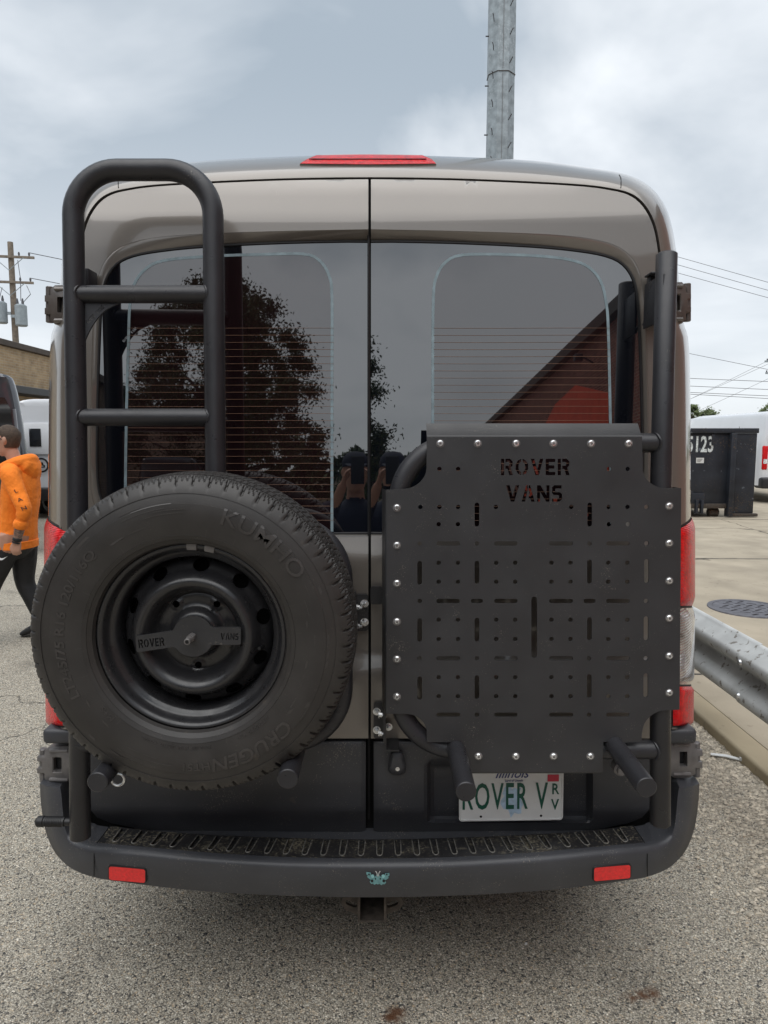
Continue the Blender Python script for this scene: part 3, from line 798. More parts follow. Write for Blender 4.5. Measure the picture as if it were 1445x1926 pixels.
# ---- lock cover on the right door
def rounded(x0, x1, y0, y1, r, n=5):
    o = []
    for cx, cy, a0 in ((x1 - r, y0 + r, -90), (x1 - r, y1 - r, 0), (x0 + r, y1 - r, 90), (x0 + r, y0 + r, 180)):
        for k in range(n + 1):
            a = R(a0 + 90 * k / n); o.append((cx + r * math.cos(a), cy + r * math.sin(a)))
    return o
lk = []
for sc, off in ((1.0, .0), (1.0, -.014), (.86, -.03), (.6, -.036), (.02, -.037)):
    lk.append([S(747 + (x - 747) * sc * (1.0 if y > 1430 else .78), 1436 + (y - 1436) * sc, cl(747, 1436) + off) for x, y in rounded(730, 764, 1412, 1458, 12)])
lock = mk('lock_cover', loft(lk, True), MT['clad'], VAN, smooth=40)
c = S(748, 1446, -.038)
mk('lock_screw', tube([c + Vector((0, .01, 0)), c + Vector((0, -.003, 0))], .006, 12), MT['zinc'], lock)

# ---- number plate
PLY = lambda z: YR(0.25, z) + .026
PL = lambda x, y, o=0.0: solve(x, y, lambda a, b: 1.905 + .02 * (.7 - b) + o)
pc = PL(961, 1496)
ang = R(.9)
def plate_pt(u, v, o=0.0):                     # metres in the plane of the plate
    return (pc.x + u * math.cos(ang) - v * math.sin(ang), pc.y - .02 * v + o, pc.z + u * math.sin(ang) + v * math.cos(ang))
plate = mk('license_plate', patch([(x / 1000, y / 1000) for x, y in rounded(-152, 152, -76, 76, 9)], [circ(sx * .088, -.062, .004, 8) for sx in (-1, 1)], .05, lambda u, v: plate_pt(u, v, -.006), .0025), MT['plate'], VAN, smooth=40)
tag(plate, 'white license plate with green characters reading ROVER V RV')
mk('plate_rim', tube([plate_pt(x / 1000, y / 1000, -.0065) for x, y in rounded(-148, 148, -72, 72, 8)], .0018, 6, closed=True), MT['plate'], plate)
def ptxt(name, s, u, v, h, sx, mat, **k):
    V, F = text_geo(s, h, .0006, sx, **k)
    return mk(name, ([plate_pt(u + a, v + b, -.0075 - c) for a, b, c in V], F), mat, plate, smooth=0)
ptxt('plate_characters', 'ROVER V', -.020, -.003, .114, .49, MT['plate_green'], spacing=1.16, bold=.0012)
ptxt('plate_small_letter', 'R', .128, .020, .046, .78, MT['plate_green'], bold=.0006)
ptxt('plate_small_letter', 'V', .128, -.028, .046, .78, MT['plate_green'], bold=.0006)
ptxt('state_name', 'Illinois', 0.0, .070, .040, .95, MT['plate_navy'], shear=.4)
ptxt('state_motto', 'Land of Lincoln', 0.008, .049, .0095, .9, MT['plate_navy'])
mk('registration_sticker', patch([(.105, .045), (.138, .045), (.138, .066), (.105, .066)], [], .1, lambda u, v: plate_pt(u, v, -.008), .0005), MT['plate_red'], plate, smooth=0)
rb = random.Random(4)
bl = [(.005 + .03 * math.cos(t) * (1 + .35 * rb.uniform(-1, 1)), -.012 + .045 * math.sin(t) * (1 + .3 * rb.uniform(-1, 1))) for t in [2 * math.pi * k / 22 for k in range(22)]]
mk('plate_tint', patch(bl, [], .2, lambda u, v: plate_pt(u, v, -.0066), .0003, grid=False), MT['plate_blue'], plate, smooth=0)
for sx in (-1, 1):
    q = Vector(plate_pt(sx * .088, -.062, .0))
    mk('plate_hole', tube([q, q + Vector((0, -.0055, 0))], .0045, 8), MT['gap'], plate)

# ---- tail lights wrapped round the corners
def corner(side, py, ph, off):
    ox, sx = np.interp(py, [605, 660, 900, 1150, 1372], [1258, 1263, 1264, 1264, 1264]), np.interp(py, [605, 660, 900, 1150, 1372], [1286, 1297, 1300, 1300, 1297])
    if side < 0: ox, sx = 1391 - ox, 1391 - sx
    ph_ = min(ph, R(90))
    p = corner_pt(ox, py, sx, py, 2.12, ph_)
    if ph > R(90): p.y += (ph - R(90)) * .12
    return p + Vector((side * math.sin(ph), -math.cos(ph) * 1.2, 0)) * off
def lens(side, y0, y1, p0, p1, off, slant=0, ny=18, nx=12):
    g = []
    for j in range(ny + 1):
        row = []
        for i in range(nx + 1):
            f = i / nx; ph = R(p0 + (p1 - p0) * f)
            t0 = y0 + slant * (1 - f)
            edge = min(min(j, ny - j) / 1.5, min(i, nx - i) / 1.2, 1)
            row.append(corner(side, t0 + (y1 - t0) * j / ny, ph, off * (.25 + .75 * edge)))
        g.append(row)
    return loft(g)
for side in (1, -1):
    tl = mk('tail_light', lens(side, 962, 1368, -2, 118, .004, 34), MT['dark'], VAN, smooth=50)
    mk('red_lens', lens(side, 966, 1140, 2, 114, .013, 34), MT['red'], tl, smooth=50)
    mk('clear_lens', lens(side, 1142, 1288, 2, 114, .013), MT['clear'], tl, smooth=50)
    mk('red_lens', lens(side, 1290, 1364, 2, 114, .013), MT['red'], tl, smooth=50)

# ---- high brake light in the roof cap
_dg = body.data
_bv = BVHTree.FromPolygons([v.co + root_off(body) for v in _dg.vertices], [tuple(p.vertices) for p in _dg.polygons])
def onbody(px, py, off=0.0):
    d = ray(px, py).normalized(); h = _bv.ray_cast(Vector((0, 0, CAM_H)), d)
    return (h[0] if h[0] else P(px, py, 2.2)) + Vector((0, -1, .35)).normalized() * off
bp_ = [(x, y) for x, y in crom([(596, 294.5), (690, 293), (794, 294.5)], 4)] + [(812, 302), (820, 310)] + [(695, 311.5)] + [(565, 310), (578, 302)]
bl_ = mk('brake_light', patch(bp_, [], 9, lambda x, y: onbody(x, y, .006), .02), MT['red'], VAN, smooth=40)
mk('brake_light_bezel', tube([onbody(x, y, .001) for x, y in bp_], .004, 6, closed=True), MT['paint'], bl_)
mk('lens_line', tube([onbody(x, 302, .0065) for x in range(582, 810, 10)], .0018, 5), MT['dark'], bl_)
for q in ([(1165, 329), (1168, 335), (1168.5, 345), (1168, 353)],):
    for m_ in (q, mir(q)):
        mk('roof_joint', tube([onbody(x, y, .0005) for x, y in m_], .0014, 5), MT['gap'], body)

# ---- hinges
HP = [(0, .06), (.10, 0), (.60, 0), (.78, .10), (.78, .26), (1, .26), (1, .42), (.86, .42), (.86, .58), (1, .58), (1, .74), (.78, .74), (.78, .90), (.60, 1), (.10, 1), (0, .94)]
HH = [(.28, .30), (.52, .30), (.52, .70), (.28, .70)]
def hinge(x0, x1, y0, y1, Y, mat, label=None):
    u = lambda a: x0 + (x1 - x0) * a
    v = lambda b: y0 + (y1 - y0) * b
    f = lambda x, y: P(x, y, Y + .05 * ((abs(x - x0) / abs(x1 - x0)) ** 2) * .6 - .010 * math.sin(math.pi * min(1, max(0, (y - y0) / (y1 - y0)))))
    h = mk('hinge', patch([(u(a), v(b)) for a, b in HP], [[(u(a), v(b)) for a, b in HH]], 7, f, .035), mat, VAN, smooth=30)
    bm = bmesh.new(); bm.from_mesh(h.data)
    ed = [e for e in bm.edges if len(e.link_faces) == 2 and e.calc_face_angle() > 1.0]
    bmesh.ops.bevel(bm, geom=ed, offset=.0025, segments=2, affect='EDGES', clamp_overlap=True)
    bm.to_mesh(h.data); bm.free()
    mk('hinge_pin', tube([P(u(.80), v(.04), Y + .035), P(u(.80), v(.96), Y + .035)], .011, 10, bev=.002), mat, h)
    a, b = P(u(.0), v(.12), Y), P(u(.5), v(.88), Y)
    mk('hinge_arm', box(min(a.x, b.x), max(a.x, b.x), Y + .018, Y + .06, min(a.z, b.z), max(a.z, b.z), .006), MT['dark'], h)
    lf = [P(u(.05), v(.10), Y - .002), P(u(.55), v(.10), Y + .002)]
    for vv in (.10, .90):
        mk('hinge_lug', tube([P(u(.06), v(vv), Y - .001), P(u(.62), v(vv), Y + .004)], .0065, 8, bev=.002), mat, h)
    return h
hinge(1258, 1301, 530, 608, 2.00, MT['hinge_paint']); hinge(133, 84, 536, 610, 2.00, MT['hinge_paint'])
hinge(1262, 1322, 1393, 1463, 1.93, MT['hinge_dark']); hinge(133, 69, 1405, 1473, 1.93, MT['hinge_dark'])

# ---- bumper
C1 = [(695.5, 1628, 1.72), (850, 1625.5, 1.722), (1000, 1617, 1.735), (1100, 1608, 1.752), (1180, 1600.5, 1.778), (1220, 1596.5, 1.795), (1244, 1590, 1.815), (1260, 1578, 1.832), (1269, 1556, 1.848), (1273, 1525, 1.862), (1275, 1500, 1.872), (1278, 1481, 1.88)]
C3 = [(695.5, 1688, 1.745), (850, 1685, 1.748), (1000, 1677, 1.76), (1100, 1667, 1.775), (1180, 1656, 1.792), (1219, 1649, 1.804), (1256, 1634, 1.835), (1282, 1611, 1.865), (1297, 1586, 1.885), (1308, 1552, 1.905), (1314, 1510, 1.92), (1316, 1474, 1.93)]
C0 = [(695.5, 1579, 1.90), (850, 1576, 1.90), (1000, 1570, 1.90), (1100, 1563, 1.90), (1180, 1554, 1.905), (1208, 1550, 1.91), (1226, 1544, 1.915), (1237, 1534, 1.92), (1244, 1520, 1.925), (1249, 1504, 1.93), (1252, 1490, 1.935), (1256, 1470, 1.95)]
def m3(l): return [(1391 - x, y, d) for x, y, d in l]
def full3(l): return crom(m3(l)[::-1][0:-1] + l, 5)
c0, c1, c3 = full3(C0), full3(C1), full3(C3)
def W3(l): return [P(*p) for p in l]
w0, w1, w3 = W3(c0), W3(c1), W3(c3)
w1a = [p + Vector((0, .024, .0045)) for p in w1]
w1b = [p + Vector((0, .012, .0042)) for p in w1]
w2 = [a.lerp(b, .10) + Vector((0, -.006, 0)) for a, b in zip(w1, w3)]
w2b = [a.lerp(b, .55) + Vector((0, -.007, 0)) for a, b in zip(w1, w3)]
w3a = [a.lerp(b, .96) + Vector((0, -.002, 0)) for a, b in zip(w1, w3)]
w4 = []
for i, p in enumerate(w3):
    s_ = (p.x - VC) / .9
    sg = 1 if s_ > 0 else -1
    k = min(1, max(0, (abs(s_) - .78) / .2))
    w4.append(p + Vector((sg * .055 * k, .10 + .35 * k, .015 * (1 - k))))
w5 = [p + Vector((0, .12, .06)) for p in w4]
bump_mesh = loft([w1a, w1b, w1, w2, w2b, w3, w4, w5])
BUMP = mk('bumper', bump_mesh, MT['clad'], VAN, smooth=62)
n = len(w1)
i0 = next(i for i, p in enumerate(c1) if p[0] > 176); i1 = next(i for i, p in enumerate(c1) if p[0] > 1219)
for rng in (range(0, i0 + 5), range(i1 - 5, n)):   # corner wings: inner wall and cap
    lo_ = {i: Vector((0, 0, -.0035 if i0 - 1 <= i <= i1 + 1 else -.0005)) for i in rng}
    mk('corner_wing', loft([[w1a[i] + lo_[i] for i in rng], [w1a[i].lerp(w0[i], .5) + lo_[i] + Vector((0, 0, -.001)) for i in rng], [w0[i] + lo_[i] for i in rng]]), MT['clad'], BUMP, smooth=50)
for e in (0, -1):
    mk('wing_top', ([w1a[e], w1[e], w2[e], w2b[e], w3[e], w4[e], w4[e] + Vector((0, 0, .02)), w0[e]], [tuple(range(8))]), MT['clad'], BUMP, smooth=0)
# step with tapered tread grooves
cc0 = np.array([c for c in c0]); cc1 = np.array([c for c in c1])
_x0 = [p.x for p in w0]
def stp(u, v, dz=0.0):                         # u: picture column, v: 0 at the door .. 100 at the lip
    i = float(np.interp(u, cc1[:, 0], range(n)))
    k = min(int(i), n - 2); f = i - k
    b = w1a[k].lerp(w1a[k + 1], f)
    j = min(int(np.searchsorted(_x0, b.x)), n - 1); j = max(j, 1)
    g = (b.x - _x0[j - 1]) / max(1e-6, _x0[j] - _x0[j - 1]); a = w0[j - 1].lerp(w0[j], min(1, max(0, g)))
    p = a.lerp(b, v / 100); p.z += dz
    return p
slots, us = [], []
for k in range(28):
    u = 205 + k * 36.35
    sl = [(u - 6.5, 8), (u - 5.5, 70), (u - 4.8, 80), (u - 2.5, 87), (u + 2.5, 87), (u + 4.8, 80), (u + 5.5, 70), (u + 6.5, 8)]
    slots.append(sl)
STEP = mk('step_tread', patch([(178, 0), (1217, 0), (1217, 100), (178, 100)], slots, 14, lambda u, v: stp(u, v), .007, (0, 0, -1), hstep=30), MT['step'], BUMP, smooth=30)
mk('groove_floor', patch([(178, 0), (1217, 0), (1217, 98), (178, 98)], [], 40, lambda u, v: stp(u, v, -.006)), MT['step'], BUMP, smooth=0)
for sl in slots:
    mk('tread_groove', tube([stp(u, v, .0006) for u, v in (sl[0:1] + crom(sl, 2)[1:-1] + sl[-1:])], .0017, 5), MT['groove'], BUMP)
for x in (177, 1218):
    mk('bumper_joint', tube([stp(x, v, .001) for v in (0, 50, 100)] + [P(x, y, float(np.interp(x, cc1[:, 0], cc1[:, 2])) - .006) for y in (1606, 1630, 1648)], .0014, 5), MT['gap'], BUMP)
cc3 = np.array([c for c in c3])
def BF(px, py, o=0.0):
    a = np.interp(px, cc1[:, 0], cc1[:, 1]), np.interp(px, cc1[:, 0], cc1[:, 2])
    b = np.interp(px, cc3[:, 0], cc3[:, 1]), np.interp(px, cc3[:, 0], cc3[:, 2])
    f = (py - a[0]) / (b[0] - a[0])
    return P(px, py, float(a[1] + (b[1] - a[1]) * f - .0075 + o))
for q, tilt_ in ((rounded(205, 273, 1633, 1658, 4), 3), (mir(rounded(205, 273, 1633, 1658, 4)), -3)):
    mx_ = sum(p[0] for p in q) / len(q)
    f_ = lambda x, y: BF(x, y + (x - mx_) / 34 * tilt_ - (3 if tilt_ < 0 else 0), -.006)
    rf = mk('reflector', patch(q, [], 12, f_, .008), MT['reflector'], BUMP, smooth=30)
    mk('reflector_surround', tube([Vector(f_(x, y)) + Vector((0, .004, 0)) for x, y in q], .004, 6, closed=True), MT['dark'], rf)
# butterfly sticker
bx, by, bs = 711, 1653, 22.0
half = [(0, .42), (.28, .12), (.62, .46), (.98, .52), (1.0, .34), (.86, .22), (.92, .10), (.72, -.06), (.60, -.12), (.70, -.30), (.58, -.46), (.42, -.44), (.30, -.54), (.12, -.42), (0, -.50)]
outl = [(bx + a * bs, by - b * bs * 1.0) for a, b in half] + [(bx - a * bs, by - b * bs) for a, b in half[-2:0:-1]]
outl = [(bx + (x - bx), y + (x - bx) * .05) for x, y in outl]
bf = mk('butterfly_sticker', patch(outl, [], 5, lambda x, y: BF(x, y, -.004), .0012), MT['teal'], BUMP, smooth=0)
for a, b, r_, m_ in ((.45, .2, .15, 'teal_light'), (-.45, .2, .15, 'teal_light'), (.5, -.2, .12, 'dark'), (-.5, -.2, .12, 'dark'), (.76, .36, .07, 'dark'), (-.76, .36, .07, 'dark'), (.2, -.02, .06, 'dark'), (-.2, -.02, .06, 'dark'), (.55, .4, .05, 'dark'), (-.55, .4, .05, 'dark')):
    mk('wing_spot', patch(circ(bx + a * bs, by - b * bs, r_ * bs, 9), [], 9, lambda x, y: BF(x, y, -.0055), .001, grid=False), MT[m_], bf, smooth=0)
for s_ in (-1, 1):
    mk('feeler', tube([BF(bx + s_ * q, by - w, -.005) for q, w in ((1, 5), (2, 11), (4, 14))], .0012, 5), MT['plate'], bf)
# caps below the tail lights
for side in (1, -1):
    f = (lambda x: x) if side > 0 else (lambda x: 1391 - x)
    a, b = P(f(1254), 1401, 1.90), P(f(1313), 1379, 1.90)
    mk('corner_cap', box(min(a.x, b.x), max(a.x, b.x), 1.90, 2.2, a.z, b.z + .01, .012, 3), MT['clad'], BUMP)
# tow hitch
HY = 1.83
a, b = P(673, 1736, HY), P(727, 1690, HY)
hx0, hx1, hz0, hz1 = a.x, b.x, a.z, b.z + .02
t_ = .007
hit = mk('tow_receiver', join(box(hx0, hx1, HY, HY + .4, hz1 - t_, hz1, .002), box(hx0, hx1, HY, HY + .4, hz0, hz0 + t_, .002), box(hx0, hx0 + t_, HY + .001, HY + .4, hz0 + t_, hz1 - t_), box(hx1 - t_, hx1, HY + .001, HY + .4, hz0 + t_, hz1 - t_)), MT['rust'], VAN, smooth=30)
mk('receiver_bore', box(hx0 + t_, hx1 - t_, HY + .25, HY + .26, hz0 + t_, hz1 - t_), MT['gap'], hit, smooth=0)
for side in (-1, 1):
    q = [(676, 1688), (645, 1688), (641, 1700), (650, 1712), (676, 1722)]
    h_ = slot(655, 1698, 668, 1703, 4.5)
    if side > 0: q, h_ = [(1400 - x, y) for x, y in q], [(1400 - x, y) for x, y in h_]
    mk('chain_plate', patch(q, [h_], 20, lambda x, y: P(x, y, HY + .05), .01), MT['rust'], hit, smooth=30)
mk('hitch_bar', box(VC - .6, VC + .6, HY + .30, HY + .37, hz0 + .03, hz1 + .04), MT['dark'], hit, smooth=0)
# ================================================================== left rack: ladder hoop and tyre carrier
def bolt(parent, p, r=.0085, h=.006, d=Vector((0, -1, 0)), washer=True, name='bolt'):
    p = Vector(p)
    vf = tube([p, p + d * h * .55, p + d * h], [r, r, r * .72], 12)
    o = mk(name, vf, MT['zinc'], parent, smooth=35)
    mk('washer', tube([p + d * .0003, p + d * .0014], r * 1.28, 16), MT['hinge_dark'], o, smooth=30)
    mk('bolt_socket', tube([p + d * h * 1.0, p + d * (h * 1.0 + .0006)], r * .42, 6), MT['hinge_dark'], o, smooth=0)
    return o
def hexbolt(parent, p, d, r=.0075):
    p = Vector(p)
    o = mk('nut', join(tube([p, p + d * .002], r * 1.5, 14), tube([p + d * .002, p + d * .009], r, 6), tube([p + d * .009, p + d * .016], r * .55, 8)), MT['zinc'], parent, smooth=30)
    return o
TR = .0268
b0 = L(151.5, 1576)
LAD = thing('ladder_rack', 'black tubular ladder rack with two rungs and rounded top on the left door', 'ladder', (b0.x, b0.y, b0.z))
hoop = fillet([L(151.5, 1576), L(145, 900), L(136.5, 319.5), L(400, 319.5), L(406, 900), L(408, 1180)], [1.5, .118, .118, 1.5], 12)
mk('side_rail', tube(hoop, TR, 22, bev=.003), MT['tube'], LAD, smooth=50)
for y in (553.5, 785):
    xl, xr = np.interp(y, [319, 900], [137, 145]), np.interp(y, [319, 900], [400, 406])
    a, b = L(xl, y), L(xr, y)
    d = (b - a).normalized()
    rg = mk('rung', tube([a + d * .012, b - d * .012], .0228, 20), MT['tube'], LAD, smooth=50)
    for e, s_ in ((a, 1), (b, -1)):             # weld beads where rung meets rail
        c_ = e + d * s_ * .0215
        V = []
        for k in range(24):
            t = 2 * math.pi * k / 24
            y_, z_ = .0242 * math.cos(t), .0242 * math.sin(t)
            V.append(c_ + Vector((s_ * -(.0 + .010 * (y_ / .0242) ** 2 * 1.0), y_, z_)) + Vector((random.uniform(-.0008, .0008),) * 3))
        mk('weld_bead', tube(V, .0034, 6, closed=True), MT['tube'], rg)
arc = crom([(222, 571), (200, 582), (182, 600), (168, 622), (160, 640)], 4)
gus = [(160, 570)] + arc
tx = stencil('ROVER', 161, 180, 596, 603, R(-48)) + stencil('VANS', 179.5, 197, 578.5, 586, R(-44))
mk('gusset', patch(gus, tx, 50, lambda x, y: L(x, y, .0), .006, grid=False), MT['tube'], LAD, smooth=25)
# carrier hoop behind the spare wheel
car = fillet([L(406, 985), L(645, 985), L(645, 1396), L(150, 1396)], [.15, .15], 12)
mk('carrier_tube', tube(car, TR, 20), MT['tube'], LAD, smooth=50)
mk('carrier_tube', tube([L(200, 985), L(406, 985)], TR, 20), MT['tube'], LAD, smooth=50)
a, b = L(362, 985), L(362, 1396)
mk('wheel_mount', join(box(a.x - .05, a.x + .05, 1.775, 1.79, b.z, a.z), tube([(a.x, 1.785, P(360, 1199, 1.575).z), (a.x, 1.66, P(360, 1199, 1.575).z)], .03, 16)), MT['black'], LAD, smooth=30)
for px, py in ((183, 1472), (541, 1466)):
    e = P(px, py, 1.51)
    pg = mk('peg', tube([e, Vector((e.x, 1.785, e.z))], .0242, 22, bev=.002), MT['tube'], LAD, smooth=40)
    mk('peg_arm', tube([Vector((e.x, 1.765, e.z)), Vector((e.x, 1.79, e.z + .09))], .022, 14), MT['tube'], pg)
lp_ = P(222, 1466, 1.74)
mk('pin_loop', tube([lp_ + Vector((.017 * math.cos(t), 0, .017 * math.sin(t))) for t in [2 * math.pi * k / 20 for k in range(20)]], .0035, 8, closed=True), MT['zinc'], LAD)
# hinge plate with nuts beside the centre gap
mk('mounting_plate', patch(rounded(668, 693, 1118, 1187, 6), [], 60, lambda x, y: S(x, y, -.012), .008, grid=False), MT['black'], LAD, smooth=25)
mk('mounting_flange', patch([(664, 1122), (669, 1118), (669, 1198), (664, 1194)], [], 60, lambda x, y: S(x, y, -.055), .05, grid=False), MT['black'], LAD, smooth=25)
for y in (1135, 1170):
    hexbolt(LAD, S(686, y, -.012), Vector((0, -1, 0)), .0078)
    hexbolt(LAD, S(671, y + 8, -.038), Vector((1, -.15, 0)).normalized(), .0068)
mk('mounting_bracket', box(P(150, 520, 1.9).x, P(167, 520, 1.9).x, 1.9, 1.96, S(160, 560).z, S(160, 515).z, .004), MT['tube'], LAD)
# latch pin at the foot of the left rail
a, b = L(68, 1545), L(140, 1546)
pin = mk('latch_pin', tube([a, a.lerp(b, .06), a.lerp(b, .2), a.lerp(b, .22), a.lerp(b, .75), a.lerp(b, .77), b], [.009, .0145, .0145, .0125, .0125, .010, .010], 16), MT['seal'], LAD)
for k in range(10):
    c_ = a.lerp(b, .26 + k * .045)
    mk('grip_ring', tube([c_, c_ + Vector((.0016, 0, 0))], .0135, 14), MT['dark'], pin)

# ================================================================== spare wheel
wc = P(360, 1199.5, 1.562); WX, WZ, WY = wc.x, wc.z, 1.652
SPW = thing('spare_wheel', 'spare tyre on a black steel rim hung on the left rear door', 'spare wheel', (WX, WY, WZ - .387))
SW = [(.222, -.094), (.226, -.104), (.236, -.111), (.2365, -.1125), (.246, -.1165), (.2465, -.1155), (.26, -.1185), (.275, -.121), (.29, -.1225), (.305, -.1225), (.318, -.1205), (.3185, -.1190), (.330, -.1165), (.340, -.1130), (.3405, -.1145), (.349, -.1120), (.356, -.108), (.362, -.1045), (.3665, -.101)]
TRD = [(.3700, -.098), (.3735, -.094), (.3765, -.088), (.379, -.081), (.3802, -.0745), (.3805, -.0715), (.3725, -.0712), (.3725, -.0642), (.3815, -.0640), (.3826, -.055), (.3834, -.045), (.3838, -.0365), (.3755, -.0362), (.3755, -.0272), (.3842, -.0270), (.3846, -.018), (.3850, -.006)]
half_ = SW + TRD
NP_ = half_ + [(r, -y) for r, y in half_[::-1]]
NT = 960
def tread(r, yo, k):
    th = k / NT
    ay = abs(yo)
    if r < .352: return r
    dep = 0.0
    if ay > .0718:                              # shoulder blocks with curved lateral grooves
        fr = (th * 60 + (ay - .07) * 9 * (1 if yo < 0 else -1) + .3 * math.sin((ay - .07) * 70)) % 1
        if fr < .13: dep = .0085
        elif (abs(fr - .42) < .035 or abs(fr - .72) < .035) and ay < .1: dep = .0035
        if r < .366: dep *= max(0, (r - .352) / .014)
        if fr > .13 and fr < .2 and ay > .09: dep = .0018
    elif ay < .064 and ay > .0365 or ay < .027:
        fr = (th * 144 + yo * 14) % 1
        if fr < .16: dep = .0045
    return r - dep
V = [(WX + tread(r, y, k) * math.cos(2 * math.pi * k / NT), WY + y, WZ + tread(r, y, k) * math.sin(2 * math.pi * k / NT)) for r, y in NP_ for k in range(NT)]
F = [(i * NT + k, i * NT + (k + 1) % NT, (i + 1) * NT + (k + 1) % NT, (i + 1) * NT + k) for i in range(len(NP_) - 1) for k in range(NT)]
TY = mk('tyre', (V, F), MT['tyre'], SPW, smooth=32)
SWr = sorted(SW)
def side_y(r): return float(np.interp(r, [a for a, _ in SWr], [b for _, b in SWr]))
def arc_text(s, ang, rad, size, sx=1.0, ext=.0008, name='lettering', lift=.0002, shear=0, bold=0.0):
    V, F = text_geo(s, size, ext, sx, shear, bold=bold)
    bm = bmesh.new(); vs_ = [bm.verts.new(v) for v in V]
    for f_ in F:
        try: bm.faces.new([vs_[i] for i in f_])
        except ValueError: pass
    bmesh.ops.triangulate(bm, faces=bm.faces[:])
    for _ in range(5):                          # keep the pieces short so that they follow the curved wall
        lg = [e for e in bm.edges if e.calc_length() > .007]
        if not lg: break
        bmesh.ops.subdivide_edges(bm, edges=lg, cuts=1); bmesh.ops.triangulate(bm, faces=bm.faces[:])
    bm.verts.index_update()
    V = [tuple(v.co) for v in bm.verts]; F = [tuple(v.index for v in f_.verts) for f_ in bm.faces]; bm.free()
    o = []
    for x, y, z in V:
        r = rad + y
        t = R(ang) - x / rad
        o.append((WX + r * math.cos(t), WY + side_y(r) - lift - (z + ext) * .8, WZ + r * math.sin(t)))
    return mk(name, (o, F), MT['tyre_txt'], TY, smooth=0)
arc_text('KUMHO', 52, .300, .052, 1.2, ext=.001, bold=.0005)
arc_text('CRUGEN', -60, .300, .046, 1.15, shear=.2, bold=.0008)
arc_text('HT51', -88, .300, .026, 1.15, bold=.0005)
arc_text('LT245/75 R16 120/116Q', 171, .292, .030, 1.22, bold=.0006)
arc_text('TUBELESS  STEEL BELTED  RADIAL', 262, .256, .0085, 1.3)
arc_text('LT245/75 R16', 305, .256, .011, 1.4)
arc_text('M+S', 222, .258, .018, 1.2)
def sw_bar(a0, a1, r0, r1, name='sidewall_rib', th=.0011, slant=0.0):
    n_ = max(3, int(abs(a1 - a0) / 2) + 2)
    g = []
    for rr, q in ((r0, 0.0), (r0, th), (r1, th), (r1, 0.0)):
        g.append([(WX + rr * math.cos(R(a0 + (a1 - a0) * k / (n_ - 1) + slant * (rr - r0))), WY + side_y(rr) - q + .0003, WZ + rr * math.sin(R(a0 + (a1 - a0) * k / (n_ - 1) + slant * (rr - r0)))) for k in range(n_)])
    return mk(name, loft(g), MT['tyre_txt'], TY, smooth=0)
for a0, a1, r0, r1 in ((119, 126, .276, .329), (108, 117, .322, .325), (98, 117, .309, .311), (95, 112, .318, .320), (90, 108, .296, .298), (88, 103, .304, .306), (108, 117, .276, .279),
                       (6, 9, .275, .33), (-2, 3, .29, .293), (-4, 4, .312, .314), (-14, -10, .275, .325), (-20, -17, .275, .325), (-24, -21, .275, .325), (-34, -28, .28, .283), (-36, -28, .315, .318), (-38, -35, .283, .315),
                       (20, 26, .300, .302), (14, 24, .318, .320), (12, 20, .285, .287), (222, 226, .275, .325), (234, 246, .318, .321), (236, 250, .306, .308), (240, 254, .290, .292), (250, 262, .300, .302), (210, 213, .275, .329)):
    sw_bar(a0, a1, r0, r1, slant=260 if r1 - r0 > .02 else 0)
for k in range(24):                             # fine radial mould marks by the bead
    sw_bar(k * 15 + 4, k * 15 + 4.25, .240, .262, 'mould_mark', .0006)
# steel rim
RIMP = [(.185, .06), (.185, -.02), (.186, -.050), (.190, -.058), (.198, -.062), (.203, -.066), (.206, -.078), (.209, -.086), (.213, -.0905), (.217, -.0925), (.2205, -.0920), (.2225, -.0895), (.2225, -.085), (.220, -.075)]
RIM = mk('rim', lathe_y(RIMP, WX, WZ, WY, 128), MT['rim'], SPW, smooth=50)
DR_ = [0, .046, .050, .055, .060, .066, .072, .090, .0945, .099, .106, .113, .121, .129, .136, .143, .149, .155, .162, .170, .178, .187]
DY_ = [-.044, -.044, -.043, -.036, -.022, -.019, -.018, -.018, -.016, -.022, -.040, -.053, -.061, -.064, -.062, -.055, -.043, -.031, -.025, -.021, -.015, -.004]
def disc(u, v):
    r = math.hypot(u, v)
    y = float(np.interp(r, DR_, DY_)) - .016 * max(0, min(1, (.187 - r) / .02))
    for k in range(5):                          # raised seats round the lug holes
        q = math.hypot(u - .083 * math.cos(R(54 + 72 * k)), v - .083 * math.sin(R(54 + 72 * k)))
        if q < .017: y -= .004 * (1 - (q / .017) ** 2) + .001
    return (WX + u, WY + y, WZ + v)
hl = [circ(.164 * math.cos(R(85 + 36 * k)), .164 * math.sin(R(85 + 36 * k)), .0135, 16, .020, R(85 + 36 * k)) for k in range(10)]
hl += [circ(.083 * math.cos(R(54 + 72 * k)), .083 * math.sin(R(54 + 72 * k)), .0085, 12) for k in range(5)]
px_ = [(rr * math.cos(2 * math.pi * (k + .5 * (i % 2)) / 110), rr * math.sin(2 * math.pi * (k + .5 * (i % 2)) / 110)) for i, rr in enumerate((.03, .044, .048, .052, .0555, .059, .064, .070, .076, .083, .089, .0935, .097, .1005, .104, .108, .112, .1165, .121, .1255, .130, .1345, .139, .1435, .148, .153, .158, .164, .170, .176, .182)) for k in range(110)]
mk('wheel_disc', patch(circ(0, 0, .187, 120), hl, .004, disc, .004, extra=px_), MT['rim'], RIM, smooth=48)
mk('rim_back', lathe_y([(.001, .05), (.185, .055)], WX, WZ, WY, 40), MT['gap'], RIM, smooth=0)
